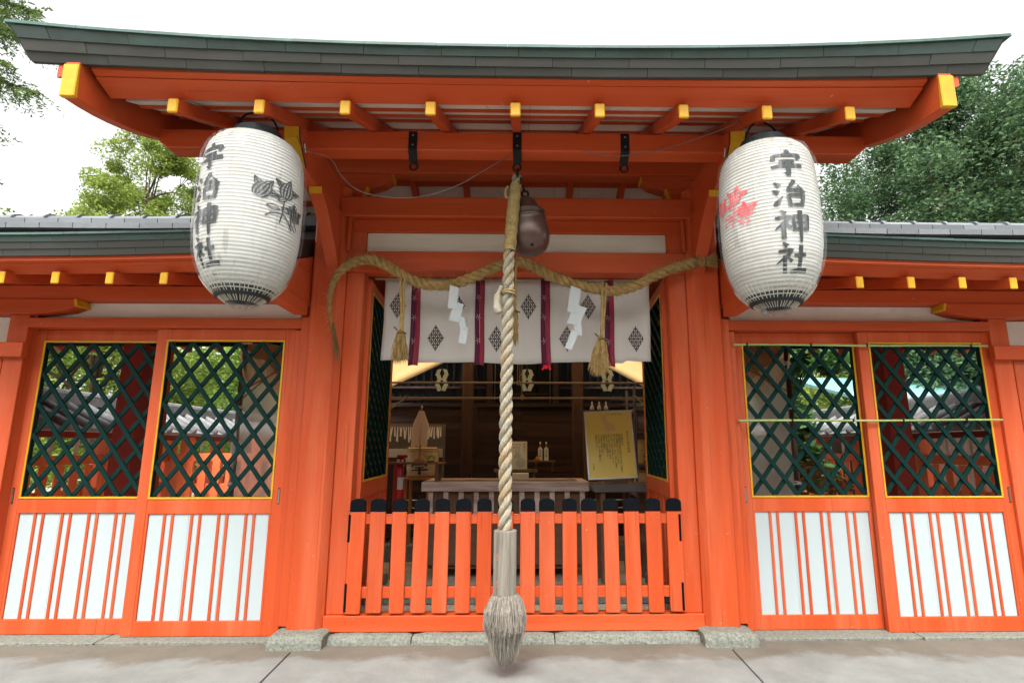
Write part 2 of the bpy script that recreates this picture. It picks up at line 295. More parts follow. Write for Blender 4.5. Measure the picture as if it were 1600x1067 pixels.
def thing(name, label, cat, loc=(0,0,0), group=None):
    o = bpy.data.objects.new(name, None); col.objects.link(o); o.location = loc; o.empty_display_size = 0.2
    return tag(o, label, cat, group)
def box(name, m, parent, x0, x1, y0, y1, z0, z1, bevel=0.004):
    return MB().box(x0,x1,y0,y1,z0,z1).build(name, m, parent, bevel, recalc=False)

# ================================================================== SETTING
ground = MB().add([(-120,-60,-0.04),(120,-60,-0.04),(120,160,-0.04),(-120,160,-0.04)], [(0,1,2,3)]).build('ground', 'granule')
tag(ground, 'pale sandy gravel ground of the shrine yard', kind='structure')
base_p = MB().add([(-9,-9,-0.012),(9,-9,-0.012),(9,-0.10,-0.012),(-9,-0.10,-0.012)], [(0,1,2,3)]).build('pavement', 'benchtop')
tag(base_p, 'concrete paving in front of the shrine gate', kind='structure')
def slab(x0a, x1a, x0b, x1b, ya, yb):     # trapezoid slab, near edge ya, far edge yb
    MB().hexa([(x0a,ya,-0.01),(x1a,ya,-0.01),(x1b,yb,-0.01),(x0b,yb,-0.01),(x0a,ya,0),(x1a,ya,0),(x1b,yb,0),(x0b,yb,0)]).build('slab', 'pave', base_p, 0.003)
g = 0.005
slab(-1.27+g, 1.27-g, -1.36+g, 1.34-g, -1.9, -0.11)
slab(-3.9+g, -1.27-g, -3.9+g, -1.36-g, -1.9, -0.11)
slab(1.27+g, 3.9-g, 1.34+g, 3.9-g, -1.9, -0.11)
for x0, x1 in ((-9,-3.9),(3.9,9)): slab(x0+g, x1-g, x0+g, x1-g, -1.9, -0.11)
for k in range(7): slab(-9+k*2.6+g, -6.4+k*2.6-g, -9+k*2.6+g, -6.4+k*2.6-g, -4.4, -1.9-2*g)
for k in range(7): slab(-9+k*2.6+g, -6.4+k*2.6-g, -9+k*2.6+g, -6.4+k*2.6-g, -8.9, -4.4-2*g)

# ================================================================== GATE
gate = thing('shrine_gate', 'vermilion timber shrine gate with copper roof between the two lattice-door wings', 'gate', (0,0,0))
def P(nm, m, *a, bevel=0.004): return box(nm, m, gate, *a, bevel=bevel)
# stones
def rough_stone(x0, x1, y0, y1, z0, z1):
    mb = MB(); nx = 12; sec = [(y1, z1), (y0+0.035, z1), (y0+0.012, z1-0.014), (y0, z1-0.035), (y0-0.006, z0)]
    for i in range(nx+1):
        x = x0+(x1-x0)*i/nx; e = 0.012 if i in (0, nx) else 0
        mb.v += [(x, y+random.uniform(-.004,.004)+e*(y<0), z+random.uniform(-.003,.003)*(z>z0)-e*(z>z0)) for y, z in sec] + [(x, y1, z0)]
    n = len(sec)+1
    for i in range(nx):
        for k in range(n): mb.f.append((i*n+k, i*n+(k+1)%n, (i+1)*n+(k+1)%n, (i+1)*n+k))
    mb.f.append(tuple(range(n))); mb.f.append(tuple(nx*n+k for k in range(n)))
    return mb
for sx in (-1, 1):
    a, b = sorted((sx*1.182, sx*1.518)); rough_stone(a, b, -0.265, 0.16, -0.01, 0.076).build('base_stone', 'stone', gate)
    box('base_stone', 'stone', gate, a, b, 1.12, 1.5, -0.01, 0.085, 0.01)
for a, b in ((-1.178,-0.655),(-0.648,0.25),(0.257,1.178)):
    rough_stone(a, b, -0.185, 0.05, -0.01, 0.050).build('sill_stone', 'stone', gate)
# posts (front and rear), chamfered
def post(cx, w, y0, y1, z0, z1, ch, m='redv'):
    x0, x1 = cx-w/2, cx+w/2
    return MB().prism([(x0+ch,y0),(x1-ch,y0),(x1,y0+ch),(x1,y1-ch),(x1-ch,y1),(x0+ch,y1),(x0,y1-ch),(x0,y0+ch)], z0, z1, 'z')
for sx in (-1, 1):
    # inner corner has the wide chamfer
    xi, xo = sx*1.232, sx*1.462
    c = 0.043*sx; cs = 0.014*sx
    MB().prism([(xi,-0.077),(xi+c,-0.12),(xo-cs,-0.12),(xo,-0.106),(xo,0.11),(xi,0.11)], 0.074, 3.10, 'z').build('post', 'redv', gate, 0.002)
    post(sx*1.347, 0.2, 1.2, 1.4, 0.085, 3.12, 0.015).build('post', 'redv', gate)
# sill beam, jamb boards, lintels
P('sill_beam', 'redh', -1.232, 1.232, -0.10, 0.02, 0.052, 0.148)
for sx in (-1, 1):
    a, b = sorted((sx*1.108, sx*1.2315)); P('jamb_board', 'redv', a, b, -0.062, 0.045, 0.1485, 2.458)
P('lintel', 'redh', -1.2315, 1.2315, -0.085, 0.045, 2.459, 2.612)
P('head_board', 'redh', -1.2315, 1.2315, -0.065, 0.03, 2.770, 2.8655)
for sx in (-1, 1):
    a, b = sorted((sx*1.105, sx*1.2315)); P('side_board', 'redv', a, b, -0.062, 0.03, 2.6125, 2.7695)
box('transom_board', 'whiteboardw', gate, -1.104, -0.003, -0.035, -0.01, 2.613, 2.769, 0.001)
box('transom_board', 'whiteboardw', gate, 0.003, 1.104, -0.035, -0.01, 2.613, 2.769, 0.001)
P('main_beam', 'redh', -1.29, 1.29, -0.125, 0.02, 2.866, 3.021, bevel=0.008)
for sx in (-1, 1):                                                   # thin upright fillet under the beam beside the post
    a, b = sorted((sx*1.205, sx*1.231)); P('fillet', 'redv', a, b, -0.115, -0.087, 2.61, 2.862)
    a, b = sorted((sx*1.10, sx*1.40)); P('rear_brace', 'redh', a, b, 1.22, 1.38, 2.75, 2.93)
# brackets reaching forward from the posts
for sx in (-1, 1):
    xa, xb = sorted((sx*1.300, sx*1.392))
    prof = [(-0.905,3.10),(-0.888,3.035),(-0.765,2.905),(-0.62,2.895),(-0.36,2.90),(-0.125,2.93),(-0.119,3.07),(0.66,3.07),(0.66,3.13),(-0.35,3.14)]
    br = MB().prism([(-0.902,3.098),(-0.886,3.035),(-0.765,2.907),(-0.64,2.885),(-0.5,2.885),(-0.118,2.885),(-0.118,3.14),(-0.80,3.14),(-0.84,3.12)], xa, xb, 'x').build('bracket_arm', 'red', gate, 0.003)
    MB().add([(xa+.003,-0.9045,3.098),(xb-.003,-0.9045,3.098),(xb-.003,-0.889,3.034),(xa+.003,-0.889,3.034),(xb-.003,-0.768,2.904),(xa+.003,-0.768,2.904),
              (xa+.003,-0.9,3.098),(xb-.003,-0.9,3.098),(xb-.003,-0.884,3.036),(xa+.003,-0.884,3.036),(xb-.003,-0.763,2.906),(xa+.003,-0.763,2.906)],
             [(0,1,2,3),(3,2,4,5),(6,7,1,0),(5,4,10,11),(1,7,8,2),(2,8,10,4),(0,3,9,6),(3,5,11,9)]).build('end_cap', 'gold', br)
    # black outline and eye on the inner cheek
    xi = sx*1.300 - sx*0.0015
    ln = [(-0.900,3.100),(-0.886,3.034),(-0.765,2.905)]
    mb = MB()
    for (y0,z0),(y1,z1) in zip(ln[:-1], ln[1:]): mb.bar((xi,y0+.004,z0),(xi,y1+.004,z1), 0.009, 0.003, (1,0,0))
    mb.build('painted_line', 'ink', br)
    def oval(xc, yc, zc, ry, rz, t, tilt):
        pl = []
        for k in range(16):
            a = 2*math.pi*k/16; u = ry*math.cos(a); w = rz*math.sin(a); pl.append((yc+u*math.cos(tilt)-w*math.sin(tilt), zc+u*math.sin(tilt)+w*math.cos(tilt)))
        return MB().prism(pl, xc, xc-sx*t, 'x')
    oval(sx*1.300, -0.80, 3.015, 0.017, 0.038, 0.0015, 0.5).build('painted_line', 'ink', br)
    oval(sx*1.300, -0.80, 3.015, 0.010, 0.030, 0.0035, 0.5).build('eye', 'paper', br)
    # the curved lower bracket
    xa, xb = sorted((sx*1.268, sx*1.356))
    pr = [(-0.555,2.8845),(-0.545,2.84)] + [(-0.545+0.425*t, 2.84-0.20*math.sin(t*math.pi*0.5)**1.3-0.20*t**2.5) for t in [i/9 for i in range(1,10)]] + [(-0.119,2.8845)]
    lb = MB().prism(pr, xa, xb, 'x').build('lower_bracket', 'red', gate, 0.003)
    MB().hexa([(xa+.004,-0.559,2.882),(xb-.004,-0.559,2.882),(xb-.004,-0.552,2.882),(xa+.004,-0.552,2.882),(xa+.004,-0.549,2.842),(xb-.004,-0.549,2.842),(xb-.004,-0.543,2.842),(xa+.004,-0.543,2.842)]).build('end_cap', 'gold', lb)
# eave purlins (keta), ridge beam
def purlin(y0, y1, z0, z1, xe):
    return MB().add([(-xe,y0,z0+.045),(-xe+.06,y0,z0),(xe-.06,y0,z0),(xe,y0,z0+.045),(xe,y0,z1),(-xe,y0,z1),
                     (-xe,y1,z0+.045),(-xe+.06,y1,z0),(xe-.06,y1,z0),(xe,y1,z0+.045),(xe,y1,z1),(-xe,y1,z1)],
                    [(0,1,2,3,4,5),(11,10,9,8,7,6),(0,6,7,1),(1,7,8,2),(2,8,9,3),(3,9,10,4),(4,10,11,5),(5,11,6,0)])
purlin(-0.77,-0.644,3.029,3.154,2.215).build('eave_purlin', 'redh', gate, 0.006)
purlin(0.944,1.07,3.029,3.154,2.215).build('eave_purlin', 'redh', gate, 0.006)
P('ridge_beam', 'redh', -2.15, 2.15, 0.0, 0.14, 3.272, 3.40)
for sx in (-1, 1):
    def SX(l): return [(sx*x, z) for x, z in l]
    b1 = MB().prism(SX([(0.955,3.27),(0.955,3.225),(1.02,3.18),(1.12,3.15),(1.22,3.145),(1.40,3.145),(1.40,3.27)]), 0.01, 0.12, 'y').build('boat_bracket', 'redh', gate, 0.003)
    MB().prism(SX([(0.9495,3.268),(0.9495,3.226),(0.956,3.221),(0.956,3.268)]), 0.012, 0.118, 'y').build('end_cap', 'gold', b1)
    b2 = MB().prism(SX([(1.13,3.144),(1.16,3.06),(1.20,3.022),(1.40,3.022),(1.40,3.144)]), -0.03, 0.13, 'y').build('boat_bracket', 'redh', gate, 0.003)
    MB().prism(SX([(1.122,3.142),(1.152,3.058),(1.192,3.024),(1.20,3.024),(1.162,3.062),(1.134,3.142)]), -0.034, 0.02, 'y').build('end_cap', 'gold', b2)
# rafters: underside rises from the eave to the ridge, then falls behind
SL = 0.43; YR = 0.15
def zr(y): return 3.156 + SL*(0.77-abs(y-YR)+YR) if y > YR else 3.156 + SL*(y+0.77)
def zr(y):
    t = y if y <= YR else 2*YR - y
    return 3.156 + SL*(t+0.77)
for i in range(-4, 5):
    x = i*0.4485; h = 0.078; w = 0.052
    mb = MB(); yr = [-1.30, YR, 2*YR+1.30]
    vs = []
    for y in yr:
        for dx, dz in ((-w/2,0),(w/2,0),(w/2,h),(-w/2,h)): vs.append((x+dx, y, zr(y)+dz+.001))
    fs = [(0,1,2,3),(11,10,9,8)]
    for k in (0,4): fs += [(k,k+4,k+5,k+1),(k+1,k+5,k+6,k+2),(k+2,k+6,k+7,k+3),(k+3,k+7,k+4,k)]
    r = mb.add(vs, fs).build('rafter', 'red', gate, 0.004)
    z = zr(-1.30)+.001
    MB().hexa([(x-w/2-.001,-1.306,z-.001),(x+w/2+.001,-1.306,z-.001),(x+w/2+.001,-1.290,z-.001),(x-w/2-.001,-1.290,z-.001),
               (x-w/2-.001,-1.306,z+h+.001),(x+w/2+.001,-1.306,z+h+.001),(x+w/2+.001,-1.290,z+h+.001),(x-w/2-.001,-1.290,z+h+.001)]).build('end_cap', 'gold', r, 0.006)
# ceiling boards above the rafters and battens running along the eave
H0 = 0.080
def ceil(y0, y1, x0, x1, nm, m, z0, z1, parent=gate):
    return MB().hexa([(x0,y0,zr(y0)+z0),(x1,y0,zr(y0)+z0),(x1,y1,zr(y1)+z0),(x0,y1,zr(y1)+z0),(x0,y0,zr(y0)+z1),(x1,y0,zr(y0)+z1),(x1,y1,zr(y1)+z1),(x0,y1,zr(y1)+z1)]).build(nm, m, parent)
x = -2.15
while x < 2.14:
    w = min(random.choice((0.215, 0.24, 0.27)), 2.15-x)
    if 2.15-x-w < 0.05: w = 2.15-x
    ceil(-1.16, YR, x+.0015, x+w-.0015, 'ceiling_board', 'whiteboardw', H0+.015, H0+.027)
    ceil(2*YR+1.16, YR, x+.0015, x+w-.0015, 'ceiling_board', 'whiteboardw', H0+.015, H0+.027)
    x += w
for y in (-1.055, -0.875, -0.70, -0.33, -0.12, 0.535, 0.76, 0.98, 1.20):
    ceil(y, y+0.048, -2.15, 2.15, 'batten', 'red', H0+.001, H0+.0145)
# eave boards (two), slightly curved upward at the ends
def sori(x, a, p=2.0): return a*(abs(x)/2.5)**p
def eaveboard(nm, m, prof, xe, a, parent=gate, nseg=24, flare=None, x0=None, x1=None, bevel=0):
    xs = np.linspace(-xe if x0 is None else x0, xe if x1 is None else x1, nseg+1); mb = MB(); n = len(prof)
    for x in xs:
        for k, (y, z) in enumerate(prof):
            fx = 1+(flare[k] if flare else 0); mb.v.append((x*fx, y, z+sori(x, a)))
    for i in range(nseg):
        for k in range(n): mb.f.append((i*n+k, i*n+(k+1)%n, (i+1)*n+(k+1)%n, (i+1)*n+k))
    mb.f.append(tuple(range(n))); mb.f.append(tuple(nseg*n+k for k in range(n)))
    return mb.build(nm, m, parent, bevel)
eaveboard('eave_board', 'redh', [(-1.235,3.033),(-1.350,3.073),(-1.330,3.14),(-1.215,3.12)], 2.17, 0.02)
eaveboard('eave_board', 'redh', [(-1.352,3.0745),(-1.385,3.086),(-1.385,3.135),(-1.352,3.135)], 2.17, 0.03)
# verge: bargeboards with yellow ends
for sx in (-1, 1):
    def hz(y):   # underside of the bargeboard
        t = y if y <= YR else 2*YR-y
        u = (t+1.42)/(YR+1.42)
        return 2.935 + 0.05*u + 0.62*u**1.75
    ys = np.linspace(-1.42, 2*YR+1.42, 31); xa, xb = sorted((sx*2.205, sx*2.275)); mb = MB()
    for y in ys:
        z = hz(y); t = y if y <= YR else 2*YR-y; zt = 3.125 + 0.46*(t+1.42)
        mb.v += [(xa,y,z),(xb,y,z),(xb,y,zt),(xa,y,zt)]
    n = len(ys)
    for i in range(n-1):
        for k in range(4): mb.f.append((i*4+k, i*4+(k+1)%4, i*4+4+(k+1)%4, i*4+4+k))
    mb.f += [(0,1,2,3), ((n-1)*4, (n-1)*4+1, (n-1)*4+2, (n-1)*4+3)]
    hb = mb.build('bargeboard', 'red', gate, 0.004)
    z0 = hz(-1.42)
    MB().prism([(-1.428,z0-.002),(-1.428,3.112),(-1.412,3.112),(-1.400,z0-.001)], xa-.003, xb+.003, 'x').build('end_cap', 'gold', hb, 0.004)
    # small outer board and dark copper soffit out to the verge
    xa2, xb2 = sorted((sx*2.276, sx*2.325)); mb = MB()
    for y in ys:
        t = y if y <= YR else 2*YR-y; zt = 3.125 + 0.46*(t+1.42); yy = max(y, -1.40)
        mb.v += [(xa2,yy,zt-.075),(xb2,yy,zt-.055),(xb2,yy,zt),(xa2,yy,zt)]
    for i in range(n-1):
        for k in range(4): mb.f.append((i*4+k, i*4+(k+1)%4, i*4+4+(k+1)%4, i*4+4+k))
    mb.f += [(0,1,2,3), ((n-1)*4, (n-1)*4+1, (n-1)*4+2, (n-1)*4+3)]
    mb.build('verge_board', 'red', gate)
# copper eave: backing roof body, three staggered courses of sheets, drip edge
def zroof(y):
    t = y if y <= YR else 2*YR-y; u = (t+1.47)/(YR+1.47); return 3.208 + 0.42*u + 0.46*u**1.8
ys = np.concatenate([np.linspace(-1.452, YR, 15), np.linspace(YR, 2*YR+1.452, 15)[1:]]); xs = np.linspace(-2.50, 2.50, 25); mb = MB(); nx = len(xs); ny = len(ys)
for y in ys:
    for x in xs:
        e = abs(abs(y-YR)-(1.452+YR))/1.6
        mb.v.append((x*1.02, y, zroof(y)-.004+sori(x, 0.085, 3)))
for y in ys:
    for x in xs:
        t = y if y <= YR else 2*YR-y
        mb.v.append((x*0.99, (y+0.055 if y < -1.4 else (y-0.055 if y > 2*YR+1.4 else y)), 3.100+0.43*(t+1.452)*0.98+0.02+sori(x, 0.045, 2)+(-.017 if t<-1.4 else 0)))
for i in range(ny-1):
    for k in range(nx-1):
        a = i*nx+k; mb.f.append((a,a+1,a+nx+1,a+nx)); c = a+nx*ny; mb.f.append((c,c+nx,c+nx+1,c+1))
o = nx*ny
for k in range(nx-1): mb.f.append((k,o+k,o+k+1,k+1)); a = (ny-1)*nx+k; mb.f.append((a,a+1,o+a+1,o+a))
for i in range(ny-1): a = i*nx; mb.f.append((a,a+nx,o+a+nx,o+a)); a = i*nx+nx-1; mb.f.append((a,o+a,o+a+nx,a+nx))
mb.build('roof', 'copper', gate)
PX = 0.392
rows = [ # (y bottom, z bottom, y top, z top, sori bottom, sori top, half width bottom, top, material, stagger)
    (-1.412, 3.086, -1.430, 3.123, 0.050, 0.060, 2.455, 2.475, 'copper', 0.0),
    (-1.436, 3.121, -1.452, 3.163, 0.060, 0.073, 2.475, 2.500, 'copper', 0.5),
    (-1.458, 3.161, -1.474, 3.203, 0.073, 0.090, 2.500, 2.535, 'copperg', 0.12)]
def sheet(x0, x1, row, nseg=2):
    yb, zb, yt, zt, sb, st, wb, wt, m, _ = row; mb = MB()
    jz = random.uniform(-.0012, .0012); jy = random.uniform(-.0015, .0015)
    for i in range(nseg+1):
        x = x0+(x1-x0)*i/nseg; fb = x; ft = x+(wt-wb)*math.copysign((abs(x)/wb)**8, x)
        mb.v += [(fb, yb+jy, zb+jz+sori(x,sb,2.4)), (ft, yt+jy, zt+sori(x,st,2.4)), (ft, yt+.012, zt+sori(x,st,2.4)), (fb, yb+.022, zb+jz+.001+sori(x,sb,2.4))]
    for i in range(nseg):
        for k in range(4): mb.f.append((i*4+k, i*4+(k+1)%4, i*4+4+(k+1)%4, i*4+4+k))
    mb.f += [(0,1,2,3), (nseg*4, nseg*4+1, nseg*4+2, nseg*4+3)]
    mb.build('copper_sheet', m, gate)
for row in rows:
    wb = row[6]; x = -wb; first = True
    while x < wb-.01:
        x1 = x + (PX*(0.3+row[9]) if first and row[9] else PX); first = False
        if wb-x1 < 0.12: x1 = wb
        sheet(x+.0012, min(x1,wb)-.0012, row); x = x1
x = -2.56
while x < 2.55:
    x1 = min(x+0.36, 2.57)
    mb = MB()
    for xx in (x+.001, (x+x1)/2, x1-.001):
        s_ = 0.098*(abs(xx)/2.5)**2.4
        mb.v += [(xx,-1.484,3.198+s_),(xx,-1.480,3.215+s_+random.uniform(0,.002)),(xx,-1.40,3.226+s_),(xx,-1.40,3.20+s_)]
    for i in range(2):
        for k in range(4): mb.f.append((i*4+k, i*4+(k+1)%4, i*4+4+(k+1)%4, i*4+4+k))
    mb.f += [(0,1,2,3),(8,9,10,11)]
    mb.build('drip_edge', 'patina', gate); x = x1
MB().box(-2.5,2.5,YR-0.14,YR+0.14,zroof(YR)-.03,zroof(YR)+.22).build('ridge_cap', 'copper', gate, 0.02)
# iron hooks on the eave purlin
for cx in (-0.646, 0.004, 0.681):
    h = MB().box(cx-.027, cx+.027, -0.777, -0.771, 3.03, 3.15).bar((cx,-0.774,3.032),(cx+.004*(cx<0.5)-.01*(cx>0.5),-0.748,2.955),0.054,0.006,(0,1,0)).build('hook_strap', 'iron', gate, 0.001)
    MB().torus((cx+(0.008 if cx<0 else -0.008 if cx>.5 else 0),-0.755,2.925), 0.024, 0.007, (0.1,1,0), 18, 6).build('ring', 'iron', h, smooth=True)
    for dz in (0.03, 0.095): MB().lathe([(0.006,0),(0.004,0.003)], (0,0,0), 8).build('bolt', 'steel', h).matrix_world = Matrix.Translation((cx,-0.7775,3.03+dz)) @ Matrix.Rotation(R_(90),4,'X')
# lattice helper ------------------------------------------------------
def lattice(parent, x0, x1, z0, z1, px, pz, yf, th, w, m='green', xform=None, name='slat'):
    """diamond lattice in the plane y; front layer falls to the right, back layer rises"""
    out = []
    k = pz/px
    nx = (x1-x0)/px
    for layer, sgn in ((0,-1),(1,1)):
        for i in range(-24, 25):
            # z = sgn*k*(x-xm) + b
            b = (z0+z1)/2 + (i+0.0)*pz
            xm = (x0+x1)/2 + px*0.5*(round((z1-z0)/pz) % 2 == 0)
            pts = []
            for xe in (x0, x1):
                z = sgn*k*(xe-xm)+b
                if z0 <= z <= z1: pts.append((xe, z))
            for ze in (z0, z1):
                xx = xm + (ze-b)/(sgn*k)
                if x0 < xx < x1: pts.append((xx, ze))
            if len(pts) < 2: continue
            pts = sorted(set((round(a,5), round(c,5)) for a, c in pts)); p, q = pts[0], pts[-1]
            if math.dist(p, q) < 0.06: continue
            y = yf + th/2 if layer == 0 else yf + th*1.5 + .001
            d = Vector((q[0]-p[0], 0, q[1]-p[1])).normalized()*(w*0.35)
            a = Vector((p[0], y, p[1])) ; c = Vector((q[0], y, q[1]))
            mb = MB().bar(a, c, w, th, (0,1,0))
            if xform is not None: mb.v = [tuple(xform @ Vector(v)) for v in mb.v]
            out.append(mb.build(name, m, parent))
    return out
# inward-opening lattice doors
for sx in (-1, 1):
    ang = R_(3.5)
    # door local: x = distance along the leaf (0 at hinge), y = thickness, z up; leaf runs away from the viewer
    base = Matrix.Translation((sx*1.105, 0.05, 0)) @ Matrix.Rotation(R_(90) - sx*ang, 4, 'Z')
    def db(nm, m, x0, x1, y0, y1, z0, z1, par, bevel=0.003):
        mb = MB().box(x0,x1,y0,y1,z0,z1); mb.v = [tuple(base @ Vector(v)) for v in mb.v]; return mb.build(nm, m, par, bevel)
    mb = MB()
    for a in ((0,0.07,-.025,.025,0.16,2.44),(1.01,1.08,-.025,.025,0.16,2.44),(0.0702,1.0098,-.024,.024,2.365,2.44),(0.0702,1.0098,-.024,.024,0.86,0.972),(0.0702,1.0098,-.024,.024,0.16,0.24),(0.0702,1.0098,-.010,.010,0.2402,0.8598)):
        mb.box(*a)
    mb.v = [tuple(base @ Vector(v)) for v in mb.v]
    door = mb.build('lattice_door', 'redv', gate, 0.003)
    for k in range(6): db('batten', 'redv', 0.16+k*.15, 0.185+k*.15, -.019, -.0105, 0.241, 0.859, door, 0); db('batten', 'redv', 0.16+k*.15, 0.185+k*.15, .0105, .019, 0.241, 0.859, door, 0)
    for a in ((0.0705,1.0095,2.350,2.3648),(0.0705,1.0095,0.9722,0.987),(0.0705,0.085,0.9872,2.3498),(0.995,1.0095,0.9872,2.3498)):
        db('trim', 'gold', a[0], a[1], -.027, -.0215, a[2], a[3], door, 0); db('trim', 'gold', a[0], a[1], .0215, .027, a[2], a[3], door, 0)
        db('rebate', 'green', a[0], a[1], -.0212, .0212, a[2], a[3], door, 0)
    lattice(door, 0.0852, 0.9948, 0.9875, 2.3495, 0.182, 0.1238, -.023, 0.022, 0.017, 'green', base)
# board above the leaves, seen in the corners
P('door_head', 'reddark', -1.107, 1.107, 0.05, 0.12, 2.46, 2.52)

# ================================================================== WINGS
def wing(sx):
    side = 'left' if sx < 0 else 'right'
    w = thing('shrine_wing', ('vermilion corridor wing with lattice sliding doors, left of the gate, no bamboo poles on it' if sx < 0 else
              'vermilion corridor wing with lattice sliding doors crossed by green bamboo poles, right of the gate'), 'corridor', (sx*3.5,0,0))
    def B(nm, m, x0, x1, *a, bevel=0.003, par=w):
        x0, x1 = sorted((sx*x0, sx*x1)); return box(nm, m, par, x0, x1, *a, bevel=bevel)
    # track stones, jamb by the gate, posts
    for a, b in ((1.56,2.62),(2.63,3.75),(3.76,4.9),(4.91,6.3)): B('track_stone', 'stone', a, b, -0.15, 0.12, -0.01, 0.016, bevel=0.004)
    B('jamb', 'redv', 1.4655, 1.522, -0.085, 0.08, 0.084, 2.120)
    B('jamb', 'redv', 1.5225, 1.566, -0.062, 0.08, 0.017, 2.03)
    B('post', 'redv', 3.425, 3.560, -0.075, 0.08, 0.02, 2.130)
    B('post', 'redv', 5.50, 5.64, -0.075, 0.08, 0.02, 2.130)
    for x in (3.48, 5.57): B('rear_post', 'reddark', x-.1, x+.1, 1.1, 1.3, -0.03, 2.14)  # rear posts darker than the front ones, their shade put into the red
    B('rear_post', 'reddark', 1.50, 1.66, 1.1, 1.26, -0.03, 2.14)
    B('lintel', 'redh', 1.5225, 3.4245, -0.082, 0.07, 2.040, 2.108)
    B('plaster_panel', 'plaster', 1.5665, 3.4245, 0.01, 0.04, 2.1085, 2.235, bevel=0)
    B('fillet', 'maroon', 3.385, 3.4245, -0.055, 0.008, 2.109, 2.15, bevel=0)
    # next bay
    B('lintel', 'redh', 3.397, 5.60, -0.125, -0.0755, 1.825, 1.925)
    B('plaster_panel', 'plaster', 3.5605, 5.4995, 0.01, 0.04, 1.926, 2.13, bevel=0)
    B('door_frame', 'redv', 3.57, 3.66, -0.07, 0.06, 0.03, 1.8245); B('door_frame', 'redh', 3.6602, 5.49, -0.065, 0.05, 1.74, 1.8245)
    B('door_panel', 'redv', 3.6605, 5.49, -0.02, 0.02, 0.03, 0.85)
    for z in (0.87, 1.655): B('trim', 'gold', 3.72, 5.48, -0.045, -0.03, z, z+.012, bevel=0)
    B('trim', 'gold', 3.708, 3.7198, -0.045, -0.03, 0.87, 1.667, bevel=0)
    B('door_frame', 'redv', 3.6605, 3.707, -0.04, 0.0, 0.851, 1.739); B('door_frame', 'redh', 3.7075, 5.49, -0.04, 0.0, 1.668, 1.739)
    lattice(w, *sorted((sx*3.721, sx*5.488)), 0.883, 1.654, 0.1605, 0.2125*.9, -0.035, 0.0145, 0.0275)
    # purlin and boat bracket on the post
    B('purlin', 'redh', 1.4725, 6.2, -0.10, 0.045, 2.236, 2.336)
    B('rear_purlin', 'redh', 1.4725, 6.2, 1.1, 1.245, 2.236, 2.336)
    B('rear_tie', 'voidwood', 1.53, 6.2, 1.14, 1.22, 2.135, 2.185)
    pts = [(3.085,2.2355),(3.075,2.19),(3.16,2.158),(3.30,2.137),(3.42,2.131),(3.57,2.131),(3.70,2.137),(3.84,2.158),(3.925,2.19),(3.915,2.2355)]
    bb = MB().prism([(sx*a,z) for a,z in pts], -0.115, 0.03, 'y').build('boat_bracket', 'redh', w, 0.003)
    for s2 in (0, 1):
        q = [(3.0845,2.2345),(3.0715,2.19),(3.090,2.182),(3.103,2.2345)]
        if s2: q = [(7.0-a, z) for a, z in q]
        MB().prism([(sx*a,z) for a,z in q], -0.118, 0.028, 'y').build('end_cap', 'gold', bb)
    # rafters
    sl = (2.338-2.184)/0.57
    for k in range(14):
        x = sx*(1.815+k*0.3245 if sx < 0 else 1.815+k*0.3245)
        if abs(x) > 6.0: continue
        def zz(y): return 2.1845+sl*(y+0.67) if y < 0.6 else 2.1845+sl*(1.87-y)
        mb = MB(); vs = []
        for y in (-0.67, 0.6, 1.87):
            for dx, dz in ((-.0225,0),(.0225,0),(.0225,.072),(-.0225,.072)): vs.append((x+dx, y, zz(y)+dz))
        fs = [(0,1,2,3),(11,10,9,8)]
        for q in (0,4): fs += [(q,q+4,q+5,q+1),(q+1,q+5,q+6,q+2),(q+2,q+6,q+7,q+3),(q+3,q+7,q+4,q)]
        r = mb.add(vs, fs).build('rafter', 'red', w, 0.003)
        MB().box(x-.0235, x+.0235, -0.675, -0.662, 2.183, 2.2575).build('end_cap', 'gold', r, 0.005)
    # eave soffit board, eave boards, copper courses, roof
    def so(x): return 0.030*max(0, (3.2-abs(x))/1.3)**1.5
    def strip(nm, m, prof, xa, xb, par=w, n=10, jit=0):
        mb = MB(); nn = len(prof)
        for x in np.linspace(xa, xb, n+1):
            for y, z in prof: mb.v.append((sx*x, y, z+so(x)+jit))
        for i in range(n):
            for k in range(nn): mb.f.append((i*nn+k, i*nn+(k+1)%nn, (i+1)*nn+(k+1)%nn, (i+1)*nn+k))
        mb.f.append(tuple(range(nn))); mb.f.append(tuple(n*nn+k for k in range(nn)))
        return mb.build(nm, m, par)
    strip('soffit_board', 'red', [(-0.60,2.2775),(0.6,2.620),(0.6,2.632),(-0.60,2.290)], 1.50, 6.2)
    strip('soffit_board', 'red', [(0.602,2.620),(1.80,2.2775),(1.80,2.29),(0.602,2.632)], 1.50, 6.2)
    strip('eave_board', 'redh', [(-0.602,2.2585),(-0.685,2.300),(-0.670,2.345),(-0.602,2.335)], 1.50, 6.2)
    strip('eave_board', 'redh', [(-0.687,2.3015),(-0.715,2.309),(-0.715,2.343),(-0.687,2.343)], 1.50, 6.2)
    for yb, zb, yt, zt, m, st in ((-0.735,2.332,-0.745,2.372,'copper',0.0),(-0.750,2.370,-0.760,2.412,'copper',0.17),(-0.765,2.410,-0.772,2.452,'copperg',0.3)):
        x = 1.50
        first = True
        while x < 6.15:
            x1 = min(x+(0.39 if not first else 0.39-st), 6.2); first = False
            strip('copper_sheet', m, [(yb,zb),(yt,zt),(yt+.012,zt),(yb+.02,zb+.001)], x+.001, x1-.001, n=2, jit=random.uniform(-.001,.001)); x = x1
    x = 1.49
    while x < 6.15:
        x1 = min(x+0.40, 6.2); strip('drip_edge', 'patina', [(-0.783,2.447),(-0.779,2.462),(-0.70,2.475),(-0.70,2.450)], x+.001, x1-.001, n=2, jit=random.uniform(0,.002)); x = x1
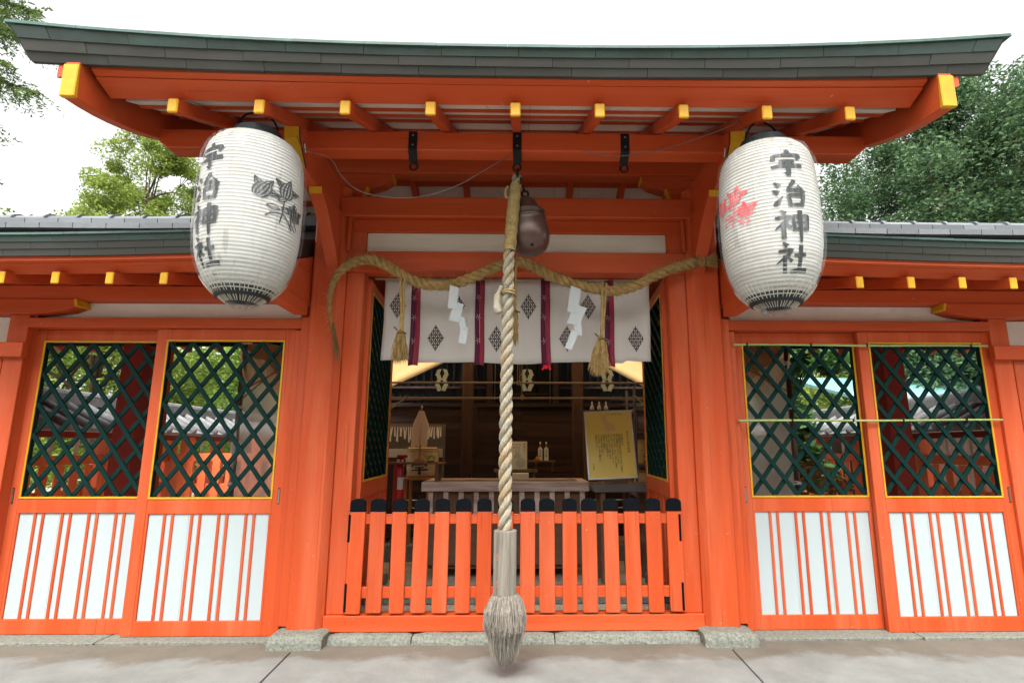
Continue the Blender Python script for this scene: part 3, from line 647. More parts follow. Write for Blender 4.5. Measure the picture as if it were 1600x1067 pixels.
    strip('roof', 'copper', [(-0.752,2.446),(-0.3,2.57),(0.1,2.73),(0.55,2.98),(0.65,2.98),(1.1,2.73),(1.5,2.57),(1.95,2.446),(1.95,2.34),(1.8,2.336),(0.6,2.70),(-0.65,2.35),(-0.725,2.345)], 1.50, 6.2)
    # ridge: two courses of flat tiles and a row of round cap tiles
    x = 1.50
    k = 0
    while x < 6.1:
        strip('flat_tile', 'tile', [(0.44,2.985),(0.437,3.03),(0.76,3.03),(0.757,2.985)], x+.003, x+.267, n=1, jit=random.uniform(-.001,.001))
        if k: strip('flat_tile', 'tile', [(0.452,3.033),(0.450,3.076),(0.748,3.076),(0.745,3.033)], x-.132, x+.132, n=1, jit=random.uniform(-.001,.001))
        mb = MB(); n = 8
        for xx, rr in ((x+.006, .090), (x+.034, .089), (x+.035, .080), (x+.266, .077)):
            for q in range(n+1):
                a = math.pi*q/n; mb.v.append((sx*xx, 0.60-rr*1.5*math.cos(a), 3.066+rr*math.sin(a)+so(xx)))
        for i in range(3):
            for q in range(n): mb.f.append((i*(n+1)+q, i*(n+1)+q+1, (i+1)*(n+1)+q+1, (i+1)*(n+1)+q))
        mb.f.append(tuple(range(n+1))); mb.f.append(tuple(3*(n+1)+q for q in range(n+1)))
        mb.build('cap_tile', 'tile', w, smooth=False)
        x += 0.27; k += 1
    # end boards of the wing, beside the gate post
    xe0, xe1 = 1.4728, 1.494
    prev = None
    for z0, z1 in ((2.215,2.43),(2.433,2.62),(2.623,2.78)):
        def ztop(y): return 2.335+0.40*(y+0.66) if y < .6 else 2.335+0.40*(1.86-y)
        ya = -0.66 if z1 < 2.44 else max(-0.66, (z0-2.335)/0.40-0.66)
        mb = MB()
        yA = -0.66
        ys_ = np.linspace(-0.60, 1.8, 25)
        poly = []
        lo = [(y, z0) for y in ys_ if ztop(y) > z0+.004]
        hi = [(y, min(z1, ztop(y))) for y, _ in lo][::-1]
        if len(lo) > 1:
            pl = [(a_, b_) for a_, b_ in lo[:1]+lo[-1:]] + hi
            q = MB().prism(pl, sx*xe0, sx*xe1, 'x'); q.build('end_board', 'red', w)
    B('end_beam', 'red', 1.462 if False else 1.4708, 1.56, -0.72, -0.1245, 2.124, 2.213)
    # ---------------- sliding doors
    Wd, ow, pw = 0.9727, 0.0717, 0.7956
    centers = [(1.5667+Wd/2, -0.03 if sx < 0 else 0.03), (1.5667+1.5*Wd-ow, 0.03 if sx < 0 else -0.03)]
    for xc, yd in centers:
        xc *= sx; y0, y1 = yd-.018, yd+.022
        hw = Wd/2; wi = 0.8286/2; pi = pw/2
        mb = MB()
        for a in ((xc-hw,xc-wi,0.018,2.0385),(xc+wi,xc+hw,0.018,2.0385)): mb.box(a[0],a[1],y0,y1,a[2],a[3])
        mb.box(xc-wi+.0002,xc+wi-.0002,y0+.0005,y1,1.9602,2.038); mb.box(xc-wi+.0002,xc+wi-.0002,y0+.0005,y1,0.7765,0.8712)
        mb.box(xc-wi+.0002,xc+wi-.0002,y0+.0005,y1,0.018,0.1098)
        for s2 in (-1,1): mb.box(*sorted((xc+s2*pi, xc+s2*(wi-.0002))), y0+.001, y1, 0.110, 0.7763)
        d = mb.build('sliding_door', 'redv', w, 0.0025)
        t = 0.013
        for a in ((xc-wi,xc+wi,1.9605-t,1.9598),(xc-wi,xc+wi,0.8716,0.8716+t),(xc-wi,xc-wi+t,0.8718+t,1.9603-t),(xc+wi-t,xc+wi,0.8718+t,1.9603-t)):
            box('trim', 'gold', d, a[0]+.0003, a[1]-.0003, y0-.004, y0+.003, a[2], a[3], 0.0015)
            box('rebate', 'green', d, a[0]+.0006, a[1]-.0006, y0+.0035, y1-.002, a[2], a[3], 0)
        lattice(d, xc-wi+t+.001, xc+wi-t-.001, 0.873+t, 1.959-t, 0.1605, 0.2125, y0+.004, 0.0145, 0.0275)
        # white boards and red battens
        bx = [xc-pi+.0005, xc-pi+pw*0.33, xc-pi+pw*0.63, xc+pi-.0005]
        for a, b in zip(bx[:-1], bx[1:]): box('panel_board', 'white', d, a+.0004, b-.0004, y0+.012, y1-.008, 0.1102, 0.7762, 0.0008)
        for f in (.132,.198,.358,.426,.582,.650,.809,.876):
            box('batten', 'redv', d, xc-pi+f*pw-.0095, xc-pi+f*pw+.0095, y0+.004, y0+.0118, 0.1103, 0.7761, 0.002)
        if abs(abs(xc)-abs(centers[0][0])) < .01: hx = xc - sx*(hw-0.03) if True else 0
        else: hx = xc + sx*(hw-0.03)
        box('handle', 'iron', d, hx-.008, hx+.008, y0-.0015, y0+.003, 0.838, 0.945, 0.002)
        box('handle', 'steel', d, hx-.005, hx+.005, y0-.0025, y0-.0017, 0.845, 0.938, 0)
    return w
wingL = wing(-1); wingR = wing(1)

# green bamboo poles tied across the right-hand doors
def bamboo(x0, x1, z0, z1, lab, m='bamboo', y=-0.085, r=0.008, rings=(), name='bamboo_pole', cat='pole', group=None):
    t = thing(name, lab, cat, ((x0+x1)/2, y, (z0+z1)/2), group)
    n = 24; mb = MB(); pts = []; rad = []
    for i in range(n*4+1):
        f = i/(n*4); pts.append((x0+(x1-x0)*f, y+.0, z0+(z1-z0)*f + 0.002*math.sin(f*9))); rad.append(r*(1.0+0.16*(i % 12 == 0))*(1-0.15*f))
    mb.tube(pts, rad, 10).build('cane', m, t, smooth=True)
    for f in rings:
        x = x0+(x1-x0)*f; z = z0+(z1-z0)*f
        MB().torus((x, y, z), r*1.15, 0.003, (1,0,0.15), 14, 6).torus((x+.006, y, z), r*1.15, 0.003, (1,0,-0.1), 14, 6).tube([(x,y-r,z),(x+.004,y-r-.006,z+.014),(x+.01,y-r-.004,z+.026)], .0022, 5).build('tie', 'green', t, smooth=True)
    return t
bamboo(1.545, 3.385, 1.932, 1.928, 'thin green bamboo pole tied along the top of the right lattice doors', rings=(0.05,0.30,0.52,0.93), group='bamboo poles tied across the right doors')
bamboo(1.545, 3.41, 1.395, 1.402, 'thin green bamboo pole tied across the middle of the right lattice doors', rings=(0.20,0.43,0.62,0.86), group='bamboo poles tied across the right doors')

# ================================================================== PICKET BARRIER
fence = thing('picket_fence', 'low vermilion picket barrier with black-capped pickets closing the gate opening', 'fence', (0,-0.05,0.15))
NP = 16
for k in range(NP):
    x = -1.052 + k*(2.112/(NP-1)); w = 0.0495+random.uniform(-.002,.002); dx = random.uniform(-.006,.006); zb = 0.158+random.uniform(0,.006); zt = 0.793
    lean = random.uniform(-.006,.006)
    y0, y1 = -0.098, -0.079
    notch = []
    p = MB().prism([(x-w+dx,zb+.008),(x-w+dx+.008,zb),(x+w+dx-.008,zb),(x+w+dx,zb+.008),(x+w+dx+lean,zt),(x-w+dx+lean,zt)], y0, y1, 'y').build('picket', 'redv', fence, 0.003)
    xx = x+dx+lean
    arc = [(xx+w*math.cos(a), zt+.060+.024*math.sin(a)) for a in [math.pi*i/8 for i in range(9)]]
    MB().prism([(xx-w-.001,zt+.0005),(xx+w+.001,zt+.0005)]+arc, y0-.003, y1+.003, 'y').build('cap', 'black', p, 0.003)
    for z in (0.745, 0.285):
        for s in (-1, 1):
            mb = MB(); mb.add([(x+dx+s*.018+.006*math.cos(a), y0-.0035 if i == 8 else y0+.0005, z+random.uniform(-.004,.004)*0+.006*math.sin(a)) if i < 8 else (x+dx+s*.018, y0-.0035, z) for i, a in enumerate([2*math.pi*j/8 for j in range(8)]+[0])], [(j,(j+1)%8,8) for j in range(8)])
            mb.build('screw_plug', 'redv', p)
box('rail', 'redh', fence, -1.085, 1.088, -0.0785, -0.045, 0.712, 0.775, 0.003)
box('rail', 'redh', fence, -1.085, 1.088, -0.0785, -0.045, 0.250, 0.318, 0.003)
for sx in (-1, 1):
    for z in (0.60, 0.17):
        x0, x1 = sorted((sx*1.089, sx*1.107)); box('hinge', 'black', fence, x0, x1, -0.10, -0.03, z, z+.175, 0.003)

# ================================================================== LANTERNS
def stroke_mesh(mb, pts, widths, surf, off, closed=False):
    """ribbon through 2-D points mapped to a surface: surf(u, v, offset) -> xyz"""
    P2 = [Vector((p[0], p[1])) for p in pts]; L = [];
    # resample
    samp = []; 
    for i in range(len(P2)-1):
        n = max(2, int((P2[i+1]-P2[i]).length/0.06)+1)
        for k in range(n): samp.append((P2[i].lerp(P2[i+1], k/n), widths[i]+(widths[i+1]-widths[i])*k/n))
    samp.append((P2[-1], widths[-1]))
    base = len(mb.v)
    for i, (p, w) in enumerate(samp):
        a = samp[max(i-1,0)][0]; b = samp[min(i+1,len(samp)-1)][0]; d = (b-a); d = d.normalized() if d.length > 1e-6 else Vector((1,0)); nrm = Vector((-d.y, d.x))
        for s in (-1, 1):
            q = p + nrm*(s*w/2); mb.v.append(tuple(surf(q.x, q.y, off)))
    for i in range(len(samp)-1): a = base+2*i; mb.f.append((a, a+1, a+3, a+2))
KAN = {
 'u': [([(.50,.0),(.56,.15)],[.10,.13]), ([(.12,.20),(.10,.42)],[.07,.12]), ([(.12,.23),(.88,.19),(.90,.24),(.78,.38)],[.08,.09,.12,.03]), ([(.27,.46),(.74,.43)],[.09,.10]), ([(.04,.66),(.30,.63),(.97,.60)],[.07,.10,.12]), ([(.52,.44),(.54,.95),(.40,.88)],[.11,.12,.02])],
 'ji': [([(.08,.10),(.24,.24)],[.05,.14]), ([(.02,.38),(.18,.50)],[.05,.14]), ([(.04,.92),(.14,.86),(.30,.60)],[.06,.13,.02]), ([(.64,.02),(.44,.38)],[.11,.07]), ([(.40,.40),(.86,.36)],[.09,.11]), ([(.74,.20),(.94,.48)],[.05,.13]), ([(.44,.55),(.50,.98)],[.09,.11]), ([(.46,.58),(.90,.54),(.84,.96)],[.09,.11,.10]), ([(.50,.92),(.84,.90)],[.09,.09])],
 'shin': [([(.18,.0),(.32,.13)],[.05,.13]), ([(.04,.27),(.42,.23),(.30,.42),(.0,.68)],[.07,.10,.10,.02]), ([(.24,.42),(.25,1.0)],[.10,.11]), ([(.28,.46),(.46,.62)],[.05,.11]), ([(.52,.20),(.55,.72)],[.08,.10]), ([(.53,.22),(.96,.18),(.93,.70)],[.09,.11,.10]), ([(.55,.44),(.93,.42)],[.08,.08]), ([(.56,.66),(.93,.64)],[.08,.09]), ([(.74,.0),(.75,1.1)],[.12,.07])],
 'sha': [([(.20,.0),(.34,.13)],[.05,.13]), ([(.06,.30),(.46,.25),(.32,.44),(.0,.70)],[.07,.10,.10,.02]), ([(.26,.42),(.27,.98)],[.10,.11]), ([(.32,.48),(.48,.62)],[.05,.11]), ([(.54,.42),(.94,.38)],[.09,.10]), ([(.73,.08),(.74,.86)],[.11,.11]), ([(.44,.94),(.70,.90),(1.05,.88)],[.08,.11,.13])],
}
def emblem_strokes():
    S = []
    def petal(cx, cy, a, L, W, n=3):
        for k in range(-n, n+1):
            off = k/n*W/2; p = [(cx, cy)]
            for t in (0.35, 0.7, 1.0):
                r = L*t; o = off*math.sin(math.pi*min(t*.85+.08,1))
                p.append((cx+r*math.cos(a)-o*math.sin(a), cy-(r*math.sin(a)+o*math.cos(a))))
            S.append((p, [.02,.035,.03,.015]))
    def flower(cx, cy, r, rot):
        for k in range(5):   # striped globe of the blossom
            f = -0.8+0.4*k; pts = []
            for t in np.linspace(-1, 1, 7): pts.append((cx+r*f*math.sqrt(max(0,1-0.75*t*t))*math.cos(rot)-r*t*math.sin(rot), cy+r*f*math.sqrt(max(0,1-0.75*t*t))*math.sin(rot)+r*t*math.cos(rot)))
            S.append((pts, [.02,.035,.045,.05,.045,.035,.02]))
        for a in (2.5-rot, 1.5-rot, 0.35-rot):
            tip = (cx+1.95*r*math.cos(a), cy-1.75*r*math.sin(a)); l = (cx+r*math.cos(a+.42), cy-r*math.sin(a+.42)); q = (cx+r*math.cos(a-.42), cy-r*math.sin(a-.42))
            S.append(([l, tip], [.03,.03])); S.append(([q, tip], [.03,.03])); S.append((((l[0]+q[0])/2, (l[1]+q[1])/2) and [((l[0]+q[0])/2, (l[1]+q[1])/2), tip], [.06,.015]))
    flower(.64, .22, .16, .15); flower(.22, .34, .16, .5); flower(.88, .64, .14, -.3)
    for (x, y, a, L) in ((.48,.46,-.5,.2),(.30,.62,.1,.24),(.70,.50,.2,.2),(.55,.58,.5,.18)):
        c, s = math.cos(a), math.sin(a)
        up = [(x+L*t*c+.05*math.sin(math.pi*t)*s, y+L*t*s-.05*math.sin(math.pi*t)*c) for t in np.linspace(0,1,6)]; dn = [(x+L*t*c-.05*math.sin(math.pi*t)*s, y+L*t*s+.05*math.sin(math.pi*t)*c) for t in np.linspace(0,1,6)]
        S.append((up, [.022]*6)); S.append((dn, [.022]*6)); S.append(([(x,y),(x+L*c,y+L*s)], [.015,.012]))
    S.append(([(.60,.42),(.58,.70),(.54,.92)], [.03,.035,.03])); S.append(([(.56,.72),(.38,.76),(.30,.84)], [.03,.03,.04])); S.append(([(.58,.70),(.72,.84),(.80,.98)], [.03,.035,.03]))
    S.append(([(.74,.66),(.78,.86),(.90,.98)], [.03,.035,.02])); S.append(([(.80,.72),(.94,.92)], [.02,.03]))
    return S
PROF = [(0.135,0.0),(0.178,-.008),(0.218,-.024),(0.250,-.052),(0.273,-.095),(0.287,-.155),(0.295,-.25),(0.299,-.38),(0.299,-.52),(0.295,-.62),(0.284,-.70),(0.262,-.78),(0.228,-.85),(0.188,-.905),(0.145,-.945),(0.11,-.968)]
PROF = [(r*0.845, z*0.925) for r, z in PROF]
def prof_r(z):
    for (r0,z0),(r1,z1) in zip(PROF[:-1], PROF[1:]):
        if z <= z0 and z >= z1: return r0+(r1-r0)*(z0-z)/(z0-z1)
    return PROF[-1][0] if z < PROF[-1][1] else PROF[0][0]
def lantern(cx, cy, zt, text_az, emb_az, emb_mat, lab, seed):
    rnd = random.Random(seed)
    t = thing('paper_lantern', lab, 'lantern', (cx,cy,zt), 'large paper lanterns hanging from the gate eave')
    # ribbed paper body
    prof = []; nr = 46
    for i in range(nr):
        z = -0.883*(i/nr) - .004; r = prof_r(z)
        prof += [(r+.0038, z), (r+.0030, z-0.883/nr*0.25), (r-.0005, z-0.883/nr*0.5), (r+.0030, z-0.883/nr*0.75)]
    b = MB().lathe(prof, (cx,cy,zt), 72, False).build('body', 'lantern', t, smooth=True)
    MB().lathe([(0.116,-.006),(0.122,-.004),(0.124,.05),(0.118,.056),(0.106,.056),(0.106,-.006)], (cx,cy,zt), 40).build('top_ring', 'ink', t, smooth=False)
    MB().lathe([(0.168,-.835),(0.163,-.836),(0.128,-.890),(0.112,-.892),(0.105,-.86)], (cx,cy,zt), 40).build('bottom_ring', 'ink', t)
    h = [(cx+0.112*math.cos(a), cy-0.02+0.02*math.sin(a*2), zt+.03+0.14*math.sin(a)) for a in np.linspace(0, math.pi, 17)]
    MB().tube(h, 0.0055, 6).build('handle', 'black', t, smooth=True)
    MB().tube([(cx,cy-.02,zt+.165),(cx,cy-.01,zt+.235)], .003, 5).torus((cx,cy-.02,zt+.178), .012, .003, (0,1,0), 12, 5).build('hanging_hook', 'iron', t, smooth=True)
    def surf(az0, zc, s):
        def f(u, v, off):
            z = zc - v*s*1.0; r = prof_r(max(min(z-zt, 0), -.88))+.0070+off; a = az0 + (u-.5)*s*1.38/0.30
            return (cx+r*math.sin(a), cy-r*math.cos(a), z)
        return f
    mb = MB(); off = 0.0
    for ch, z0 in zip(('u','ji','shin','sha'), (-0.128,-0.298,-0.464,-0.630)):
        sf = surf(text_az, zt+z0, 0.148)
        for pts, w in KAN[ch]:
            off = off+.00012 if off < .003 else 0
            stroke_mesh(mb, [(u+rnd.uniform(-.01,.01), v) for u, v in pts], [q*1.28 for q in w], sf, off)
    mb.build('brush_lettering', 'ink', b, recalc=False)
    mb = MB(); sf = surf(emb_az, zt-0.285, 0.26 if emb_mat == 'ink' else 0.225); off = 0
    for pts, w in emblem_strokes():
        off = off+.00008 if off < .003 else 0
        stroke_mesh(mb, pts, [q*0.78 for q in w], sf, off)
    mb.build('flower_crest', emb_mat, b, recalc=False)
    # wrinkled clear plastic cover, gathered under the lantern
    mb = MB(); n = 120; lev = [0.01,-.006,-.02,-.05,-.09,-.14,-.2,-.27,-.34,-.41,-.48,-.55,-.62,-.68,-.73,-.78,-.82,-.855,-.885,-.915,-.935]
    ph = [rnd.uniform(0,6.28) for _ in range(6)]
    for j, z in enumerate(lev):
        for k in range(n):
            a = 2*math.pi*k/n
            fold = 0.006*math.sin(9*a+ph[0]+z*2)+0.006*math.sin(17*a+ph[1]-z*3)+0.0025*math.sin(31*a+ph[2])
            low = max(0, (-z-.64)/.28); fold += low*(0.010*math.sin(26*a+ph[3])+0.006*math.sin(43*a+ph[4]))
            if z > -.88: r = prof_r(min(z,0))+.012+abs(fold)*(.7 if z < -.02 else .2)
            else: r = (0.108-(-z-.88)*0.9)+fold*.8
            mb.v.append((cx+r*math.cos(a), cy+r*math.sin(a), zt+z))
    for j in range(len(lev)-1):
        for k in range(n): mb.f.append((j*n+k, j*n+(k+1)%n, (j+1)*n+(k+1)%n, (j+1)*n+k))
    mb.build('plastic_cover', 'plastic', t, smooth=True, recalc=False)
    mb = MB()
    for k in range(46):
        a = 2*math.pi*k/46+rnd.uniform(-.03,.03); pts = []
        for z in (-.792-rnd.uniform(0,.012), -.83, -.865, -.915):
            r = (prof_r(z)+.020 if z > -.88 else .080); pts.append((cx+r*math.cos(a), cy+r*math.sin(a), zt+z))
        mb.tube(pts, [.0008,.0016,.0022,.002], 4)
    mb.build('cover_pleats', M['creamish'] if False else 'pleat', t)
    return t
M['pleat'] = mat('dirty_plastic_pleat', (0.50, 0.46, 0.38), 0.3, 0.3, 20, bump=0, spec=0.6)
lantern(-1.425, -1.12, 2.862, R_(-27), R_(55), 'ink', 'large white paper lantern with black flower crest facing inward, hanging left of the gate', 3)
lantern(1.392, -1.12, 2.842, R_(-1), R_(-71), 'inkr', 'large white paper lantern with red flower crest and black lettering, hanging right of the gate', 8)

# ================================================================== ROPES
def smooth_path(P, n):
    P = [Vector(p) for p in P]; out = []
    Q = [P[0]*2-P[1]]+P+[P[-1]*2-P[-2]]
    for i in range(1, len(Q)-2):
        for k in range(n):
            t = k/n; a,b,c,d = Q[i-1],Q[i],Q[i+1],Q[i+2]
            out.append(0.5*((2*b)+(c-a)*t+(2*a-5*b+4*c-d)*t*t+(3*b-a-3*c+d)*t**3))
    out.append(P[-1]); return out
def rope(parent, path, R, r, pitch, ns, m, name='strand', wob=0.0, n=8, taper=None, yarns=0, ypitch=0.2):
    L = [0]
    for i in range(1, len(path)): L.append(L[-1]+(path[i]-path[i-1]).length)
    # parallel frames
    U = []; prev = None
    for i, p in enumerate(path):
        d = (path[min(i+1,len(path)-1)]-path[max(i-1,0)]).normalized()
        u = d.orthogonal().normalized() if prev is None else (prev-d*prev.dot(d)).normalized()
        prev = u; U.append((u, d.cross(u)))
    for s in range(ns):
        pts = []; rad = []
        for i, p in enumerate(path):
            f = taper(L[i]/L[-1]) if taper else 1.0
            a = 2*math.pi*(L[i]/pitch + s/ns); u, w = U[i]
            jj = 1+wob*math.sin(i*1.7+s*2.1)
            pts.append(p+(u*math.cos(a)+w*math.sin(a))*R*f*jj); rad.append(r*f*(1+wob*math.sin(i*.9+s)))
        if not yarns: MB().tube(pts, rad, n).build(name, m, parent, smooth=True); continue
        mb = MB(); q = 0
        fr = []; pv = None
        for i, p in enumerate(pts):
            d = (pts[min(i+1,len(pts)-1)]-pts[max(i-1,0)]).normalized(); u = d.orthogonal().normalized() if pv is None else (pv-d*pv.dot(d)).normalized(); pv = u; fr.append((u, d.cross(u)))
        for y in range(yarns):
            yp = []; yr = []
            for i, p in enumerate(pts):
                a = -2*math.pi*(L[i]/ypitch) + 2*math.pi*y/yarns; u, w = fr[i]; k = rad[i]*(0.60+.05*math.sin(i*.7+y*1.9))
                yp.append(p+(u*math.cos(a)+w*math.sin(a))*k); yr.append(rad[i]*2.35/yarns*(1+.12*math.sin(i*1.1+y*2.3)))
            mb.tube(yp, yr, 5)
        mb.tube(pts, [r_*.62 for r_ in rad], 6).build(name, m, parent, smooth=True)
# the bell rope
br = thing('bell_rope', 'thick twisted hemp bell rope with wooden block and grey tassel hanging before the barrier', 'rope', (-.03,-.72,2.95))
path = smooth_path([(0.004,-0.74,2.875),(-0.018,-0.73,2.74),(-0.036,-0.725,2.50),(-0.046,-0.72,2.2),(-0.050,-0.72,1.7),(-0.053,-0.72,1.2),(-0.052,-0.72,0.745)], 30)
rope(br, path, 0.0198, 0.0218, 0.215, 3, 'hemp', n=10, wob=0.04, yarns=11, ypitch=0.30, taper=lambda f: 0.78+0.27*min(1,f*2.2))
# binding wound round the upper part
pts = []
for i in range(520):
    f = i/519; z = 2.83-0.44*f; a = f*2*math.pi*40; c = Vector((0.0-0.037*f-0.003, -0.728, z)); rr = 0.030+0.005*f+0.002*math.sin(f*37)
    pts.append(c+Vector((math.cos(a)*rr, math.sin(a)*rr, 0.004*math.sin(a+f*9))))
MB().tube(pts, 0.0062, 5).build('binding', 'hempb', br, smooth=True)
MB().torus((-0.045,-0.722,2.13), 0.044, 0.006, (0,0.1,1), 20, 6).torus((-0.045,-0.722,2.118), 0.043, 0.005, (0.1,0.05,1), 20, 6).build('tie', 'hempb', br, smooth=True)
MB().tube(smooth_path([(-0.085,-0.745,2.16),(-0.108,-0.75,2.10),(-0.110,-0.755,2.03),(-0.095,-0.755,1.99)], 6), [.012]*6+[.020]*6+[.024]*6+[.012], 10).build('loose_end', 'hemp', br, smooth=True)
MB().tube(smooth_path([(-0.052,-0.752,2.80),(-0.066,-0.755,2.77),(-0.064,-0.757,2.73),(-0.046,-0.755,2.72)], 5), .008, 6).build('loose_end', 'hempb', br, smooth=True)
# chain to the hook
mb = MB(); cz = 2.905
for k in range(2): mb.torus((0.006+.004*k,-0.755+.005*k,2.888-.05*k), 0.021, 0.0055, (1,0.2,0) if k % 2 == 0 else (0.2,1,0), 16, 6, 1.35, (0,0,1))
mb.torus((-0.012,-0.745,2.825), 0.026, 0.005, (0.3,1,0), 16, 6).build('chain', 'iron', br, smooth=True)
# octagonal block
mb = MB(); pl = [(0.068*math.cos(R_(22.5+45*k))-0.050, 0.068*math.sin(R_(22.5+45*k))-0.72) for k in range(8)]
mb.prism(pl, 0.425, 0.760, 'z'); bl = mb.build('wooden_block', 'greywood', br, 0.004)
M['faded'] = mat('faded_red_ink', (0.42, 0.17, 0.13), 0.85, 0.35, 30, bump=0, spec=0.1)
mb = MB()
for z0 in (0.655, 0.52):
    for pts, w in KAN['ji'][4:]:
        def sf(u, v, off):
            a0 = Vector((0.068*math.cos(R_(202.5))-0.050, 0.068*math.sin(R_(202.5))-0.72)); a1 = Vector((0.068*math.cos(R_(247.5))-0.050, 0.068*math.sin(R_(247.5))-0.72))
            q = a0.lerp(a1, 0.2+0.6*u); nn = Vector((math.cos(R_(225)), math.sin(R_(225)))); return (q.x+nn.x*(.0012+off), q.y+nn.y*(.0012+off), z0-0.05*v)
        stroke_mesh(mb, pts, w, sf, .0002)
mb.build('faded_writing', 'faded', bl, recalc=False)
# tassel of loose hemp: many thin fibres in one part
def fibres(n, cx, cy, z0, r0, zlen, spread, thick, rnd, bulge=0.0, drift=(0,0), flat=1.0):
    mb = MB()
    for k in range(n):
        a = rnd.uniform(0, 2*math.pi); q = math.sqrt(rnd.random()); L = zlen*rnd.uniform(0.80, 1.05)*(1.0 - 0.10*q*q)
        pts = []
        for t in (0, 0.12, 0.3, 0.55, 0.8, 1.0):
            rr = r0*q*(1-t)+ (spread*q)*t + bulge*math.sin(math.pi*min(1,t*1.15))*q
            w = 0.006*math.sin(t*7+k)*(t>0)
            pts.append(Vector((cx+drift[0]*t+rr*math.cos(a)+w, cy+drift[1]*t+rr*math.sin(a)*flat+w*.5, z0-L*t)))
        d = Vector((math.sin(a), -math.cos(a), 0)) if k % 2 else Vector((1,0,0))
        th = thick*rnd.uniform(.6,1.4); base = len(mb.v)
        for i, p in enumerate(pts):
            s = th*(1.0 if i < 4 else (0.8 if i == 4 else 0.25)); mb.v += [tuple(p-d*s), tuple(p+d*s), tuple(p+Vector((-d.y,d.x,0))*s)]
        for i in range(len(pts)-1):
            b = base+3*i
            for j in range(3): mb.f.append((b+j, b+(j+1)%3, b+3+(j+1)%3, b+3+j))
    return mb
rnd = random.Random(4)
tag(fibres(1100, -0.046, -0.72, 0.428, 0.064, 0.36, 0.050, 0.0024, rnd, 0.060).build('tassel', 'hairgrey', br, recalc=False), kind='stuff')
tag(fibres(500, -0.046, -0.72, 0.430, 0.066, 0.33, 0.085, 0.0014, rnd, 0.045).build('tassel', 'hempgrey', br, recalc=False), kind='stuff')
mb = MB()
for dz, rr in ((0.0,.080),(-.010,.082),(-.021,.079)): mb.torus((-0.046,-0.72,0.362+dz), rr, 0.006, (0.05,0.02,1), 28, 6)
mb.build('binding', 'hairgrey', br, smooth=True)
# bell
bell = thing('suzu_bell', 'round brown bronze bell hanging behind the hemp rope', 'bell', (0.095,-0.62,2.82))
prof = [(0.016,2.795),(0.045,2.775),(0.066,2.752),(0.078,2.72),(0.088,2.700),(0.099,2.690),(0.112,2.684),(0.116,2.676),(0.112,2.668),(0.101,2.660),(0.104,2.655),(0.116,2.645),(0.119,2.640),(0.114,2.633),(0.1165,2.61),(0.124,2.58),(0.128,2.545),(0.127,2.51),(0.119,2.47),(0.102,2.435),(0.072,2.412),(0.03,2.403)]
def lean(mb, c, ang):
    Mx = Matrix.Translation(c) @ Matrix.Rotation(ang, 4, 'Y') @ Matrix.Translation(-Vector(c)); mb.v = [tuple(Mx @ Vector(v)) for v in mb.v]; return mb
BC = Vector((0.055,-0.62,2.80))
lean(MB().lathe([(r, z) for r, z in prof], (0.055,-0.62,0.0), 44), BC, R_(-6)).build('body', 'bellmetal', bell, smooth=True)
MB().torus((0.055,-0.62,2.812), 0.020, 0.007, (0,1,0.1), 16, 7).build('ring', 'iron', bell, smooth=True)
lean(MB().bar((0.055,-0.70,2.405),(0.055,-0.54,2.405),0.012,0.004).torus((0.060,-0.718,2.433),0.007,0.004,(0,1,0.5),12,5), BC, R_(-6)).build('slit', 'black', bell)
MB().tube([(0.012,-0.752,2.86),(0.030,-0.70,2.85),(0.050,-0.63,2.835)], 0.007, 6).build('shackle', 'iron', bell, smooth=True)

# sacred straw rope along the lintel
sh = thing('straw_rope', 'twisted straw sacred rope draped across the lintel with frayed right end', 'rope', (0,-.2,2.45))
Ps = [(-1.270,-0.175,2.02),(-1.292,-0.18,2.12),(-1.300,-0.185,2.25),(-1.262,-0.19,2.39),(-1.17,-0.19,2.480),(-1.05,-0.185,2.515),(-0.93,-0.18,2.478),(-0.80,-0.18,2.400),(-0.70,-0.18,2.352),(-0.60,-0.18,2.330),(-0.46,-0.18,2.335),(-0.30,-0.175,2.395),(-0.15,-0.17,2.468),(-0.02,-0.17,2.508),(0.08,-0.17,2.492),(0.22,-0.175,2.415),(0.38,-0.18,2.352),(0.55,-0.18,2.310),(0.70,-0.18,2.298),(0.85,-0.18,2.338),(1.0,-0.185,2.418),(1.13,-0.185,2.468),(1.28,-0.185,2.510),(1.34,-0.187,2.515)]
path = smooth_path(Ps, 12)
rope(sh, path, 0.0180, 0.0215, 0.165, 3, 'straw', n=8, wob=0.08, yarns=9, ypitch=0.26, taper=lambda f: min(1.05, 0.16+f*4.6) if f < 0.2 else (1.05 if f < .93 else 1.12-(f-.93)*2))
def fib_dir(n, p, d, L, sp, th, rnd, r0=.022):
    mb = MB(); d = Vector(d).normalized(); u = d.orthogonal().normalized(); w = d.cross(u)
    for k in range(n):
        a = rnd.uniform(0,6.28); q = math.sqrt(rnd.random()); o = (u*math.cos(a)+w*math.sin(a))*q; l = L*rnd.uniform(.75,1.1)
        pts = [Vector(p)+o*(r0), Vector(p)+d*l*.5+o*(r0+sp*.45)+Vector((0,0,-.004)), Vector(p)+d*l+o*(r0+sp)+Vector((0,0,-.01*rnd.random()))]
        mb.tube(pts, [th, th, th*.5], 4, False)
    return mb
rnd = random.Random(9)
tag(fib_dir(260, (1.335,-0.187,2.515), (1,0.02,0.16), 0.085, 0.035, .0018, rnd).build('frayed_end', 'straw', sh, recalc=False), kind='stuff')
MB().torus((1.335,-0.187,2.515), 0.032, 0.006, (1,0,.15), 16, 6).torus((1.27,-0.187,2.508), 0.044, 0.005, (1,0,.2), 16, 6).build('tie', 'strawd', sh, smooth=True)
